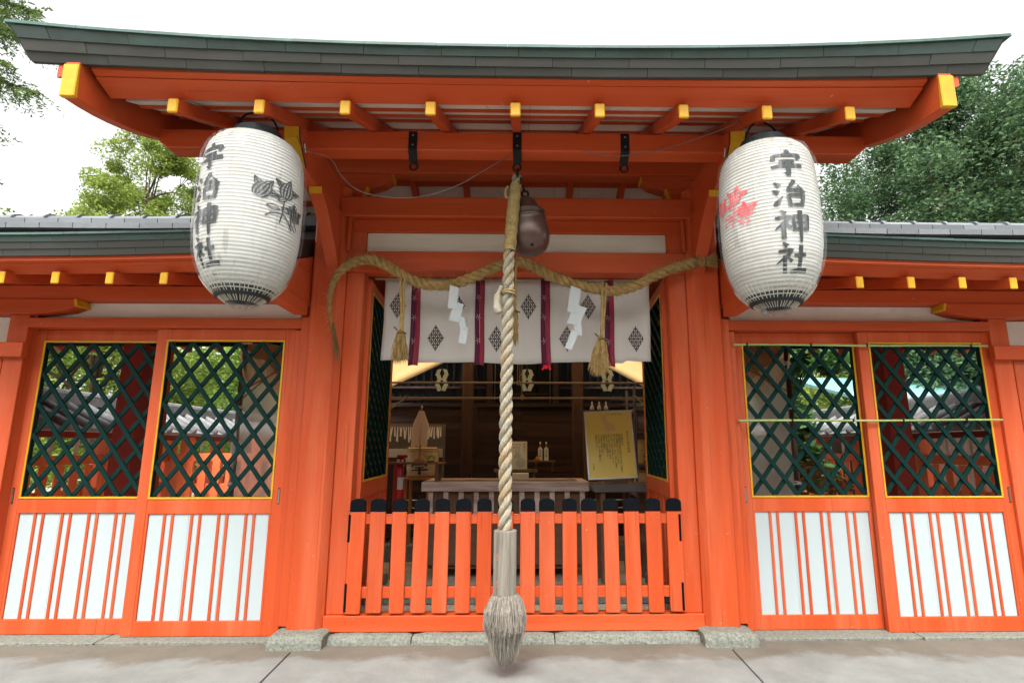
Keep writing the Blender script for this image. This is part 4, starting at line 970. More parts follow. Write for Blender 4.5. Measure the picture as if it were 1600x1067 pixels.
tag(fib_dir(46, (-1.272,-0.175,2.06), (0.20,0,-1), 0.25, 0.016, .0013, rnd, .009).build('frayed_end', 'strawd', sh, recalc=False), kind='stuff')
# stray bristles along the rope
mb = MB()
for k in range(900):
    i = rnd.randrange(2, len(path)-2); p = path[i]; a = rnd.uniform(0,6.28); d = Vector((rnd.uniform(-.6,.6), -abs(math.cos(a))*.4, math.sin(a))).normalized(); s = p+d*.036
    L = rnd.uniform(.015,.055); mb.tube([s-d*.01, s+d*L*.5+Vector((rnd.uniform(-.01,.01),0,0)), s+d*L+Vector((rnd.uniform(-.02,.02),0,.005))], [.0009,.0007,.0003], 3, False)
tag(mb.build('bristles', 'straw', sh, recalc=False), kind='stuff')
def straw_tassel(x, ztop, zk, zend, dx, spread, lab_y=-0.215):
    """cords from the rope to a knot, then a fan of straw"""
    pts = smooth_path([(x-.014,-.19,ztop+.05),(x-.018,lab_y,ztop-.05),(x-.006+dx*.3,lab_y,(ztop+zk)/2),(x+dx*.6,lab_y,zk)], 6)
    c = MB().tube(pts, .010, 7).tube([p+Vector((.026*(1-i/len(pts))+.006,0.004,0)) for i, p in enumerate(pts)], .009, 7)
    c.build('cord', 'straw', sh, smooth=True)
    MB().torus((x+dx*.6,lab_y,zk), .020, .007, (0,0,1), 14, 6).tube([(x+dx*.6-.02,lab_y-.02,zk+.01),(x+dx*.6-.045,lab_y-.02,zk+.035)], .006, 5).tube([(x+dx*.6+.02,lab_y-.02,zk-.005),(x+dx*.6+.042,lab_y-.02,zk-.012)], .006, 5).build('knot', 'strawd', sh, smooth=True)
    tag(fibres(230, x+dx*.6, lab_y, zk+.012, .018, zk-zend, spread, .0020, rnd, 0.004, (dx*.4, 0), 0.6).build('straw_fan', 'straw', sh, recalc=False), kind='stuff')
    tag(fibres(90, x+dx*.6, lab_y, zk+.012, .018, (zk-zend)*.96, spread*.95, .0016, rnd, 0.004, (dx*.4, 0), 0.6).build('straw_fan', 'strawd', sh, recalc=False), kind='stuff')
straw_tassel(-0.79, 2.37, 1.985, 1.755, 0.0, 0.062)
straw_tassel(0.615, 2.30, 1.945, 1.675, -0.055, 0.078)
straw_tassel(-0.015, 2.47, 2.14, 1.88, -0.005, 0.030, -0.20)
# folded paper streamers
def shide(name, lab, x, ztop, segs, flip):
    t = thing(name, lab, 'paper streamer', (x,-.225,ztop), 'white zigzag paper streamers on the straw rope')
    z = ztop; xx = x
    for i, (dx, w, h, dz, yy) in enumerate(segs):
        y = -0.232 - .003*i + yy
        a = [(xx, z), (xx+w, z-0.035*flip), (xx+w+dx, z-h-.02*flip), (xx+dx, z-h)]
        mb = MB(); 
        mb.hexa([(a[0][0],y,a[0][1]),(a[1][0],y-.006,a[1][1]),(a[2][0],y-.012,a[2][1]),(a[3][0],y-.003,a[3][1]),
                 (a[0][0],y+.0012,a[0][1]),(a[1][0],y-.0048,a[1][1]),(a[2][0],y-.0108,a[2][1]),(a[3][0],y-.0018,a[3][1])])
        mb.build('paper_fold', 'streamer', t)
        xx += dz; z -= h*0.72
    return t
shide('paper_streamer', 'white zigzag paper streamer hanging left of the hemp rope', -0.462, 2.318, [(-.012,.062,.165,.030,0),(-.030,.070,.135,.030,0),(.02,.046,.10,.025,0),(-.015,.05,.12,.01,0)], 0.6)
shide('paper_streamer', 'white zigzag paper streamer hanging right of the hemp rope', 0.378, 2.318, [(-.030,.070,.185,.022,0),(-.055,.085,.135,-.010,0),(.010,.050,.115,-.012,0),(-.05,.045,.13,.0,0)], 0.8)

# ================================================================== NOREN CURTAIN
nor = thing('curtain', 'white linen shrine curtain with crimson ribbons and dark diamond crests under the lintel', 'curtain', (0,0.06,2.49))
def cy_(x, z):
    return 0.075+0.020*math.sin(x*9+1)*(2.5-z)/.65+0.009*math.sin(x*23+z*3)+0.008*math.sin(z*5+x*4)
def cloth(x0, x1, z0f, z1, name, m, par, yo=0, nx=10, nz=12):
    mb = MB()
    for j in range(nz+1):
        for i in range(nx+1):
            x = x0+(x1-x0)*i/nx; zb = z0f(x); z = z1+(zb-z1)*j/nz; mb.v.append((x+0.004*math.sin(z*11+x*3)*(j/nz), cy_(x,z)+yo, z))
    for j in range(nz):
        for i in range(nx): a = j*(nx+1)+i; mb.f.append((a,a+1,a+nx+2,a+nx+1))
    o = mb.build(name, m, par, smooth=True, recalc=False); s = o.modifiers.new('thick','SOLIDIFY'); s.thickness = .0015; s.offset = 0
    return o
edges = [-0.985,-0.755,-0.288,0.259,0.731,0.992]
edges = [-0.985,-0.755,-0.275,0.212,0.690,0.990]
for a, b in zip(edges[:-1], edges[1:]):
    cloth(a+.0, b-.001, lambda x: 1.812+0.012*abs(math.sin(x*3.1))+.02*(abs(x)>.8), 2.4585, 'cloth_panel', 'noren', nor)
for xr in edges[1:-1]:
    for dx, m in ((-.034,'strip1'),(0.0005,'strip2')):
        s_ = cloth(xr+dx, xr+dx+.0335, lambda x: 1.795+.008*math.sin(x*40), 2.458, 'ribbon', m, nor, -.006, 2, 12)
    mb = MB()
    for zc in (2.31, 2.16, 1.98):     # small pale knots woven in the ribbon
        for k in range(5):
            a = 6.28*k/5+zc; c = cy_(xr-.01, zc)-.0105; p0 = Vector((xr-.010+.003*math.cos(a), c, zc+.003*math.sin(a))); mb.tube([p0, p0+Vector((.018*math.cos(a),0,.022*math.sin(a)))], .0012, 4)
    mb.build('ribbon_knot', 'noren', s_)
M['ribbonred'] = M['crimson']
MB().box(0.195,0.225,.05,.06,1.775,1.800).bar((0.20,.055,1.79),(0.185,.05,1.765),.012,.004).bar((0.235,.055,1.80),(0.245,.05,1.765),.014,.004).build('ribbon_tie', 'crimson', nor)
def crest(cx, cz):
    mb = MB()
    for i in range(4):
        for j in range(4):
            u, v = i-1.5, j-1.5; x = cx+(u-v)*0.0155; z = cz+(u+v)*0.0255
            for dx, dz in ((-.0085,0),(.0085,0),(0,.0125),(0,-.0125),(0,0)):
                mb.add([(x+dx+(.0062 if dz == 0 and dx else .0050)*math.cos(a), cy_(x,z)-.0035, z+dz+(.0065 if dz == 0 and dx else .0105)*math.sin(a)) for a in [math.pi/2*k for k in range(4)]], [(0,1,2,3)])
    mb.build('printed_crest', 'inkp', nor, recalc=False)
for cx, cz in ((-0.885,2.245),(-0.60,2.005),(-0.445,2.245),(-0.15,1.998),(0.085,2.245),(0.37,1.998),(0.53,2.245),(0.885,2.005)): crest(cx, cz)
MB().tube([(-1.06,0.072,2.452),(0,0.075,2.450),(1.06,0.072,2.452)], .008, 8).build('rod', 'drybamboo', nor)

# cable draped along the eave purlin
def cable(lab, pts, r=.0028):
    t = MB().tube(smooth_path(pts, 10), r, 6).build('cable', 'cable', None, smooth=True); return tag(t, lab, 'cable')
cable('thin grey cable sagging from the left lantern across the beam to the purlin', [(-1.30,-0.93,3.02),(-1.24,-.93,2.93),(-1.13,-0.84,2.93),(-1.06,-0.80,2.83),(-0.95,-0.78,2.745),(-0.76,-0.77,2.71),(-0.55,-0.77,2.725),(-0.35,-0.77,2.80),(-0.15,-0.76,2.935),(-0.05,-0.72,3.02)])
cable('thin grey cable running up from the purlin to the right lantern', [(0.40,-0.785,3.02),(0.65,-0.80,2.985),(0.90,-0.82,3.02),(1.10,-0.86,3.07),(1.25,-0.95,3.09),(1.34,-1.02,3.11)])
cable('black lantern wire hanging from the rafters above the right lantern', [(1.30,-1.00,3.12),(1.325,-1.03,3.05),(1.345,-1.06,2.97),(1.30,-1.08,2.95)], .003)

# ================================================================== COURTYARD BEHIND
yard = MB().add([(-9,0.13,-0.03),(9,0.13,-0.03),(9,12,-0.03),(-9,12,-0.03)], [(0,1,2,3)]).build('courtyard_ground', 'granule')
tag(yard, 'pale gravel courtyard behind the gate', kind='structure')
step = thing('stone_steps', 'low granite steps and kerb stones inside the gate', 'steps', (0,1.2,0))
for k, (a, b) in enumerate(((-2.2,-1.1),(-1.09,0.1),(0.11,1.2),(1.21,2.2))):
    box('step_stone', 'stone', step, a, b, 0.85, 1.15, -0.03, 0.06, 0.01); box('step_stone', 'stone', step, a, b, 2.62, 2.9, -0.03, 0.14, 0.01)

# shrine hall
hall = thing('worship_hall', 'dark timber worship hall with plank front facing the gate', 'shrine hall', (0.045,3.4,0))
def HB(nm, m, *a, bevel=0.004): return box(nm, m, hall, *a, bevel=bevel)
HC = 0.045
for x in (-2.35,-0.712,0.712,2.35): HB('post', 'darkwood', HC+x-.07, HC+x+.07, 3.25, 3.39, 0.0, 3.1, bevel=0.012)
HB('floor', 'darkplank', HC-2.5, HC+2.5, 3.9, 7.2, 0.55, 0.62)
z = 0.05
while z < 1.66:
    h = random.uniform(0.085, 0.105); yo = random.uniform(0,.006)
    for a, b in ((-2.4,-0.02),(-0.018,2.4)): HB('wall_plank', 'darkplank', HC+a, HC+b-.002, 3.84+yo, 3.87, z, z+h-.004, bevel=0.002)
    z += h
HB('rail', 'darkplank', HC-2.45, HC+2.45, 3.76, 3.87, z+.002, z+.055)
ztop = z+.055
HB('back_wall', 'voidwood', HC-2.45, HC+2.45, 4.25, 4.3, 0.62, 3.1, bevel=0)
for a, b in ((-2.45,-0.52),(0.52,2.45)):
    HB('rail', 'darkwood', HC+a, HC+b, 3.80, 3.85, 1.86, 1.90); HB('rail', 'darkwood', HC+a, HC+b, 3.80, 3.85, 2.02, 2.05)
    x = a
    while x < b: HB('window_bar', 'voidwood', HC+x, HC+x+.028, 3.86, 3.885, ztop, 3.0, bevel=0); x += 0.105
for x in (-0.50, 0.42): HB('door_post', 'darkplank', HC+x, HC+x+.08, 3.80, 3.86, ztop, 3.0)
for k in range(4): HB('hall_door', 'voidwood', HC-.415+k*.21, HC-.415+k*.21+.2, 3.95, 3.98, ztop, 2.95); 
for x in (-.395, .385): HB('door_glint', 'steel', HC+x, HC+x+.004, 3.93, 3.94, ztop+.02, 2.9, bevel=0)  # thin steel strips stand in for light glints on the doors
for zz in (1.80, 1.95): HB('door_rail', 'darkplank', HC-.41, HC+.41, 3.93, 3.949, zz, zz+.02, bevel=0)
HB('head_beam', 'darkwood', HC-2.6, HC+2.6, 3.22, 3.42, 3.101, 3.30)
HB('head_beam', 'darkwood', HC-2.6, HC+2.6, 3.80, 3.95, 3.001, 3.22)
for sx in (-1, 1):   # curved brace beside the inner posts
    MB().prism([(3.40,1.74),(3.75,1.70),(3.75,1.55),(3.60,1.52),(3.50,1.40),(3.40,1.15)], HC+sx*.60, HC+sx*.64, 'x').build('brace', 'darkwood', hall, 0.003)
    for yy in (3.9, 7.0): HB('side_wall', 'darkplank', HC+sx*2.42-.03, HC+sx*2.42+.03, 3.89, 7.1, 0.0, 3.1)
    break
for xx in (-2.42, 2.42): 
    pass
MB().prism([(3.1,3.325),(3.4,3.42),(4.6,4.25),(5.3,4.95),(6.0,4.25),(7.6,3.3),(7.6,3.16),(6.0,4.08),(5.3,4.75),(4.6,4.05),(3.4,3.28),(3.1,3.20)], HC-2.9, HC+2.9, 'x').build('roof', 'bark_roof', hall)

# offering box
ob = thing('offering_box', 'large pinkish weathered wooden offering box behind the barrier', 'offering box', (-.12,2.0,0))
def OB(nm, m, *a, bevel=0.004): return box(nm, m, ob, *a, bevel=bevel)
OB('coping', 'pinkwood', -0.945, 0.705, 1.70, 1.79, 0.792, 0.884, bevel=0.006); OB('coping', 'pinkwood', -0.945, 0.705, 2.30, 2.39, 0.80, 0.884)
for a, b in ((-0.945,-0.86),(0.62,0.705)): OB('coping', 'pinkwood', a, b, 1.7902, 2.2998, 0.795, 0.883)
for k in range(9): OB('grate_bar', 'greywood', -0.859, 0.619, 1.815+k*.054, 1.845+k*.054, 0.84, 0.872)
OB('box_body', 'midwood', -0.87, 0.63, 1.78, 2.31, 0.06, 0.791)
x = -0.885
for k in range(11): OB('front_post', 'pinkwood', -0.885+k*.150, -0.885+k*.150+.05, 1.745, 1.779, 0.55, 0.791)
OB('front_rail', 'midwood', -0.886, 0.666, 1.742, 1.779, 0.10, 0.5495)

# yellow notice on an easel, on the grey bench
be = thing('bench', 'grey topped wooden bench carrying the yellow notice board', 'bench', (1.02,1.65,0))
MB().prism([(0.70,0.845),(0.72,0.875),(1.34,0.875),(1.37,0.845),(1.34,0.80),(0.72,0.80)], 1.45, 1.85, 'y').build('seat', 'benchtop', be, 0.006)
for x in (0.78, 1.22):
    for y in (1.48, 1.78): box('leg', 'midwood', be, x, x+.05, y, y+.05, -0.03, 0.7995, 0.003)
box('stretcher', 'midwood', be, 0.831, 1.2195, 1.495, 1.52, 0.35, 0.40)
ea = thing('easel', 'small light wooden easel holding the yellow notice', 'easel', (0.92,1.58,0.876))
for x0, x1 in ((0.80,0.86),(1.06,1.00)): MB().bar((x0+.01,1.485,0.878),(x1+.02,1.60,1.42),.022,.018).build('leg', 'orangewood', ea)
MB().bar((0.93,1.76,0.878),(0.93,1.61,1.40),.02,.018).build('leg', 'orangewood', ea)
box('ledge', 'midwood', ea, 0.76, 1.10, 1.475, 1.505, 0.898, 0.918, 0.002)
si = thing('notice_board', 'yellow notice board with columns of black writing and a rabbit picture, in a pale frame', 'sign', (0.90,1.5,0.92))
SB = Matrix.Translation((0.905,1.475,0.922)) @ Matrix.Rotation(R_(1.6), 4, 'Y') @ Matrix.Rotation(R_(-8), 4, 'X') @ Matrix.Shear('XZ', 4, (0,0)) if False else Matrix.Translation((0.905,1.475,0.922)) @ Matrix.Rotation(R_(-2.2), 4, 'Y') @ Matrix.Rotation(R_(-8), 4, 'X')
def xf(mb, Mx): mb.v = [tuple(Mx @ Vector(v)) for v in mb.v]; return mb
SW, SH = 0.235, 0.655
xf(MB().box(-SW+.012,SW-.012,-.004,.004,.012,SH-.012), SB).build('board', 'signgold', si)
for a in ((-SW,SW,0,.012),(-SW,SW,SH-.012,SH),(-SW,-SW+.012,.0122,SH-.0122),(SW-.012,SW,.0122,SH-.0122)): xf(MB().box(a[0],a[1],-.008,.008,a[2],a[3]), SB).build('frame', 'alu', si)
def text_obj(body, size, x, z, Mx, m, parent, vertical=False, name='lettering', pitch=1.0):
    me_all = MB(); zz = z
    for ch in (body if vertical else [body]):
        cu = bpy.data.curves.new('t', 'FONT'); cu.body = ch; cu.size = size; cu.resolution_u = 2; cu.align_x = 'CENTER'
        o = bpy.data.objects.new('t', cu); col.objects.link(o)
        dg = bpy.context.evaluated_depsgraph_get(); me = bpy.data.meshes.new_from_object(o.evaluated_get(dg))
        me_all.add([tuple(Mx @ Vector((x+v.co.x, -.0052, zz+v.co.y))) for v in me.vertices], [tuple(p.vertices) for p in me.polygons])
        bpy.data.objects.remove(o); bpy.data.curves.remove(cu); bpy.data.meshes.remove(me); zz -= size*pitch
    return me_all.build(name, m, parent, recalc=False)
cols_ = ['宇治神社は', '菟道稚郎子命をお祀りする古いお宮で', '兎が道案内をしたという伝え', 'がございます。正しい道へお導き', '下さる「みかえり兎」として', '古くから人々に親しまれ', 'お守り下さる神様です', '皆様のご健康と', 'ご多幸をお祈り申し', '上げます。どうぞ心静かに', 'お参り下さい。']
text_obj('みかえり兎の由来', .026, 0.175, 0.43, SB, 'ink', si, True, pitch=1.02)
for k, t in enumerate(cols_): text_obj(t, .0235, 0.118-k*.0250, 0.405, SB, 'ink', si, True, pitch=0.93)
text_obj('宇治神社', .0165, -0.175, 0.135, SB, 'ink', si, True)
text_obj('みかえり兎のお話 宇治神社', .013, 0.06, 0.615, SB, 'ink', si)
mb = MB()
def ell(mb, cx, cz, rx, rz, rot, y=-.0050):
    mb.add([tuple(SB @ Vector((cx+rx*math.cos(a)*math.cos(rot)-rz*math.sin(a)*math.sin(rot), y, cz+rx*math.cos(a)*math.sin(rot)+rz*math.sin(a)*math.cos(rot)))) for a in [2*math.pi*k/18 for k in range(18)]], [tuple(range(18))])
ell(mb, .01, .495, .050, .038, .1, -.0050); ell(mb, -.03, .540, .026, .022, .3, -.0053); ell(mb, -.055, .585, .009, .038, .35, -.0056); ell(mb, -.030, .588, .009, .038, .05, -.0059); ell(mb, .01, .468, .062, .014, 0, -.0062)
mb.build('rabbit_picture', 'rabbit', si, recalc=False)

# bottles on a shelf behind the notice
shf = thing('shelf', 'narrow dark shelf behind the yellow notice board', 'shelf', (0.9,2.1,0))
box('top', 'benchtop', shf, 0.66, 1.16, 2.03, 2.16, 1.595, 1.612, 0.002)
for x in (0.70, 1.10): box('leg', 'midwood', shf, x, x+.03, 2.08, 2.11, -0.03, 1.5945, 0.002)
for k, (x, lb) in enumerate(((0.795,'leftmost of three white porcelain sake flasks above the yellow notice'),(0.872,'middle one of three white porcelain sake flasks above the yellow notice'),(0.945,'rightmost of three white porcelain sake flasks above the yellow notice'))):
    t = thing('sake_flask', lb, 'flask', (x,2.09,1.612), 'white flasks above the yellow notice')
    MB().lathe([(.020,0),(.025,.006),(.024,.020),(.014,.045),(.009,.058),(.008,.072),(.010,.078)], (x,2.09,1.613), 16).build('body', 'porcelain', t, smooth=True)
    MB().lathe([(.009,.0785),(.009,.084),(.004,.092)], (x,2.09,1.613), 12).build('stopper', 'paper', t)
    MB().torus((x-.003,2.066,1.632),.006,.0012,(0,1,0),10,4).build('mark', 'inkr', t)

# horizontal poles of the awning frame
def hpole(z, lab, y=2.2):
    t = thing('awning_pole', lab, 'pole', (0,y,z), 'poles of the awning frame inside the gate')
    pts = [(-2.4+4.8*i/60, y, z) for i in range(61)]
    MB().tube(pts, [0.0105*(1.18 if i % 8 == 0 else 1) for i in range(61)], 8).build('cane', 'drybamboo', t, smooth=True)
    return t
p1 = hpole(1.918, 'upper dry bamboo awning pole behind the curtain'); p2 = hpole(1.750, 'lower dry bamboo awning pole, thinner light below the upper one', 2.2)
p2['label'] = 'lower dry bamboo awning pole, tied with slanting stays at both ends'
for x0, x1 in ((-1.23,-1.55),(1.29,1.60)): MB().tube([(x0,2.17,1.752),(x1,2.05,1.47)], .009, 7).torus((x0,2.17,1.752),.02,.006,(1,0,.4),12,5).build('stay', 'drybamboo', p2, smooth=True)
tt = thing('hanging_cord', 'pale cords hanging from the curtain down to the awning poles', 'cord', (-.02,2.15,2.3))
for xa, zb in ((-0.012,1.92),(0.012,1.92),(0.035,1.765)):
    MB().tube([(xa,2.17,2.6),(xa,2.17,zb)], .006, 6).build('strand', 'hempb', tt, smooth=True)
MB().torus((0.0,2.17,1.915),.018,.009,(0,1,0),12,6).torus((0.04,2.17,1.755),.018,.009,(0.3,1,0),12,6).tube([(0.04,2.16,1.75),(0.09,2.16,1.74)],.005,5).build('knot', 'hempb', tt, smooth=True)

# hall paper streamers
for cx, lab in ((-0.99,'paper zigzag streamer hanging on the dark hall front, left one'),(0.10,'paper zigzag streamer hanging on the dark hall front beside the hemp rope'),(1.13,'paper zigzag streamer hanging on the dark hall front, right one')):
    t = thing('hall_streamer', lab, 'paper streamer', (cx,3.2,2.24), 'paper streamers on the hall front')
    MB().tube([(cx,3.2,2.6),(cx,3.2,2.12)], .004, 5).build('cord', 'darkwood', t)
    for s in (-1, 1):
        x, z = cx+s*.008, 2.21
        for i in range(4):
            y = 3.19-.004*i; w = .052; sh_ = .028*(1 if i % 2 == 0 else -1)
            MB().hexa([(x,y,z),(x+s*w,y,z-.01),(x+s*(w+sh_),y-.004,z-.085),(x+s*sh_,y-.004,z-.075),(x,y+.001,z),(x+s*w,y+.001,z-.01),(x+s*(w+sh_),y-.003,z-.085),(x+s*sh_,y-.003,z-.075)]).build('paper_fold', 'greypaper', t)
            x += s*sh_*.6; z -= .068

# small table with purification wand, left
tb = thing('side_table', 'small narrow dark table with thin top left of the offering box', 'table', (-1.02,1.85,0))
box('top', 'midwood', tb, -1.30, -0.745, 1.72, 2.0, 1.052, 1.070, 0.003)
for x in (-1.235, -0.825):
    for y in (1.75, 1.94): box('leg', 'reddark' if x < -1 else 'midwood', tb, x, x+.035, y, y+.03, -0.03, 1.0515, 0.002)
wd = thing('purification_wand', 'wand of cream paper strips on a wooden stand on the small table', 'wand', (-1.0,1.83,1.07))
MB().prism([(-1.055,1.0705),(-0.935,1.0705),(-0.945,1.085),(-0.975,1.105),(-1.02,1.105),(-1.045,1.085)], 1.79, 1.87, 'y').build('stand', 'orangewood', wd, 0.003)
MB().tube([(-0.997,1.83,1.10),(-0.99,1.83,1.62)], .008, 8).build('stick', 'orangewood', wd)
MB().lathe([(.008,0),(.011,.01),(.004,.024)], (-0.99,1.83,1.615), 8).build('tip', 'paper', wd)
rnd = random.Random(2)
mb = MB()
for k in range(70):
    a = rnd.uniform(0,6.28); rr = .085*math.sqrt(rnd.random()); w = .006; p = [Vector((-0.992+rr*.25*math.cos(a),1.83+rr*.25*math.sin(a),1.585)), Vector((-0.992+rr*.9*math.cos(a),1.83+rr*.9*math.sin(a),1.45)), Vector((-1.0+rr*math.cos(a)+rnd.uniform(-.01,.01),1.83+rr*math.sin(a),1.235+rnd.uniform(-.015,.015)))]
    b = len(mb.v)
    for q in p: mb.v += [tuple(q+Vector((-w,0,0))), tuple(q+Vector((w,0,.0)))]
    mb.f += [(b,b+1,b+3,b+2),(b+2,b+3,b+5,b+4)]
tag(mb.build('paper_strips', 'creamish', wd, recalc=False), kind='stuff')
# green sprig in a cup on the table
sp = thing('leaf_sprig', 'small dish of green leaves at the right end of the small table', 'plant', (-0.86,1.8,1.07))
MB().lathe([(.03,0),(.045,.015)], (-0.88,1.8,1.0705), 14).build('dish', 'midwood', sp)
mb = MB()
for k in range(40):
    c = Vector((-0.885+rnd.uniform(-.055,.055),1.8+rnd.uniform(-.02,.02),1.10+rnd.uniform(0,.035))); u = Vector((rnd.uniform(-1,1),rnd.uniform(-1,1),rnd.uniform(-1,1))).normalized()*.014; w = u.orthogonal().normalized()*.008
    b = len(mb.v); mb.v += [tuple(c-u),tuple(c+w),tuple(c+u),tuple(c-w)]; mb.f.append((b,b+1,b+2,b+3))
tag(mb.build('leaves', 'leaf_bright', sp, recalc=False), kind='stuff')
# straw-wrapped sake barrels
def barrel(x, y, z, r, h, lab, marks, grp):
    t = thing('sake_barrel', lab, 'barrel', (x,y,z), grp)
    MB().lathe([(r*.86,0),(r*.95,h*.12),(r,h*.4),(r,h*.65),(r*.95,h*.9),(r*.86,h)], (x,y,z), 28).build('body', 'strawmat', t, smooth=True)
    mb = MB()
    for f in (.06,.94,.86): mb.torus((x,y,z+h*f), r*.94 if f > .5 else r*.92, .007, (0,0,1), 28, 6)
    mb.build('rope_hoop', 'hempb', t, smooth=True)
    mb = MB(); off = 0
    def sf(u, v, off): a = (u-.5)*1.1; return (x+(r+.004+off)*math.sin(a), y-(r+.004+off)*math.cos(a), z+h*.52-v*h*.42)
    for pts, w in KAN[marks]: off += .0002; stroke_mesh(mb, pts, w, sf, off)
    mb.build('lettering', 'ink', t, recalc=False)
    mb = MB()
    for q in range(6):
        a = (q-2.5)*.16; c = Vector((x+(r+.003)*math.sin(a), y-(r+.003)*math.cos(a), z+h*.78)); mb.bar(c-Vector((0,0,.016)), c+Vector((0,0,.016)), .003, .002).bar(c-Vector((.010,0,0)), c+Vector((.010,0,0)), .003, .002).bar(c+Vector((-.008,0,.012)), c+Vector((.008,0,.012)), .003, .002)
    mb.build('small_lettering', 'inkr', t)
barrel(-1.105, 2.62, 0.885, 0.185, 0.335, 'straw-wrapped sake barrel with black lettering on the orange stand', 'u', 'straw-wrapped sake barrels beside the hall')
st = thing('barrel_stand', 'orange wooden stool under the left sake barrel', 'stool', (-1.1,2.6,0))
box('top', 'orangewood', st, -1.31, -0.92, 2.42, 2.82, 0.862, 0.884, 0.004)
for x in (-1.27, -1.02, -0.97):
    for y in (2.45, 2.75): box('leg', 'orangewood', st, x, x+.035, y, y+.035, -0.03, 0.8615, 0.003)
rk = thing('barrel_rack', 'grey shelf rack holding stacked sake barrels at the right', 'rack', (1.6,2.6,0))
for z in (0.70, 1.02, 1.395, 1.66): box('shelf', 'benchtop', rk, 1.33, 2.15, 2.38, 2.86, z-.03, z, 0.003)
for x in (1.30, 2.151):
    for y in (2.36, 2.84): box('upright', 'benchtop', rk, x, x+.028, y, y+.028, -0.03, 1.9, 0.002)
for x, z, m, lb in ((1.50,1.022,'ji','straw-wrapped sake barrel on the middle shelf of the right rack, nearest the notice'),(1.90,1.022,'sha','straw-wrapped sake barrel on the middle shelf of the right rack, farther right'),(1.50,0.702,'u','straw-wrapped sake barrel on the bottom shelf of the right rack, nearest the notice'),(1.90,0.702,'shin','straw-wrapped sake barrel on the bottom shelf of the right rack, farther right')):
    barrel(x, 2.61, z, 0.17, 0.28, lb, m, 'straw-wrapped sake barrels beside the hall')
sl_ = thing('small_lantern', 'small white paper lantern standing on the upper right shelf', 'lantern', (1.52,2.5,1.4))
MB().lathe([(.045,0),(.06,.02),(.062,.10),(.062,.18),(.05,.225),(.035,.235)], (1.52,2.5,1.397), 24).build('body', 'lantern', sl_, smooth=True)
MB().lathe([(.04,.2352),(.04,.25)], (1.52,2.5,1.397), 16).build('top_ring', 'ink', sl_)
mb = MB()
for pts, w in KAN['sha']: stroke_mesh(mb, pts, w, lambda u, v, off: (1.52+.064*math.sin((u-.5)*1.2), 2.5-.064*math.cos((u-.5)*1.2), 1.56-v*.08), 0)
mb.build('lettering', 'inkr', sl_, recalc=False)
# fortune slips tied on a rack
fr = thing('fortune_rack', 'wire rack with white paper fortune slips tied in a row', 'rack', (-1.3,3.0,0))
box('board', 'benchtop', fr, -1.75, -0.905, 3.03, 3.05, 1.10, 1.50, 0.002)
box('board', 'alu', fr, -1.62, -0.93, 3.0, 3.02, 1.10, 1.20, 0.002)
for z in (1.47,): MB().tube([(-1.75,2.98,z),(-0.93,2.98,z)], .004, 5).build('wire', 'cable', fr)
for x in (-1.74, -0.93): box('leg', 'benchtop', fr, x, x+.02, 3.025, 3.045, -0.03, 1.0995, 0)
for k in range(30):
    x = -1.72+k*.0265+rnd.uniform(-.006,.006); L = rnd.uniform(.10,.19); z = 1.465; w = rnd.uniform(.008,.014); s = rnd.uniform(-.03,.03)
    MB().hexa([(x-w*.4,2.965,z),(x+w*.4,2.965,z),(x+s+w,2.955,z-L),(x+s-w,2.955,z-L+.01),(x-w*.4,2.97,z),(x+w*.4,2.97,z),(x+s+w,2.96,z-L),(x+s-w,2.96,z-L+.01)]).build('paper_slip', 'paper', fr)
# fire extinguisher
fe = thing('fire_extinguisher', 'red fire extinguisher with white label beside the small table leg', 'extinguisher', (-1.20,1.9,0.72))
MB().lathe([(.033,-.36),(.036,-.34),(.036,.02),(.026,.05),(.012,.07),(.012,.10)], (-1.20,1.9,1.0), 20).build('cylinder', 'extred', fe, smooth=True)
MB().lathe([(.0368,-.20),(.0368,-.08)], (-1.20,1.9,1.0), 20, False).build('label_band', 'paper', fe)
MB().box(-1.235,-1.165,1.88,1.92,1.10,1.115).bar((-1.16,1.89,1.10),(-1.13,1.87,0.95),.012,.012).build('handle', 'black', fe)
sg = thing('extinguisher_sign', 'red and white square sign plate above the fire extinguisher', 'sign', (-1.21,2.0,1.1))
box('plate', 'paper', sg, -1.265, -1.155, 2.03, 2.04, 1.02, 1.14, 0.001); box('band', 'extred', sg, -1.265, -1.155, 2.026, 2.0295, 1.11, 1.14, 0.0)
box('stem', 'steel', sg, -1.22, -1.20, 2.032, 2.038, -0.03, 1.0195, 0)
# stand with poster and charms, centre
cs = thing('charm_stand', 'low two-level wooden stand on the right side of the hemp rope before the hall', 'stand', (.15,3.0,0))
box('top', 'midwood', cs, 0.08, 0.44, 2.95, 3.12, 1.045, 1.060, 0.002)
for x in (0.20, 0.40): box('leg', 'midwood', cs, x, x+.02, 3.0, 3.02, 0.93, 1.0445, 0.001)
box('bench_top', 'greywood', cs, -0.30, 0.23, 2.93, 3.15, 0.925, 0.958, 0.003)
for x in (-0.27, 0.17):
    for y in (2.95, 3.10): box('bench_leg', 'midwood', cs, x, x+.03, y, y+.03, -0.03, 0.9245, 0.002)
ps = thing('rabbit_poster', 'white framed poster with rabbit picture and black lettering on the stand', 'poster', (0.0,2.95,0.96))
PM = Matrix.Translation((0.0,2.94,0.962)) @ Matrix.Rotation(R_(-8),4,'X')
xf(MB().box(-.10,.10,-.003,.003,0,.33), PM).build('sheet', 'paper', ps)
for a in ((-.106,-.1002,0,.334),(.1002,.106,0,.334),(-.106,.106,.3302,.336)): xf(MB().box(a[0],a[1],-.005,.005,a[2],a[3]), PM).build('frame', 'midwood', ps)
mb = MB()
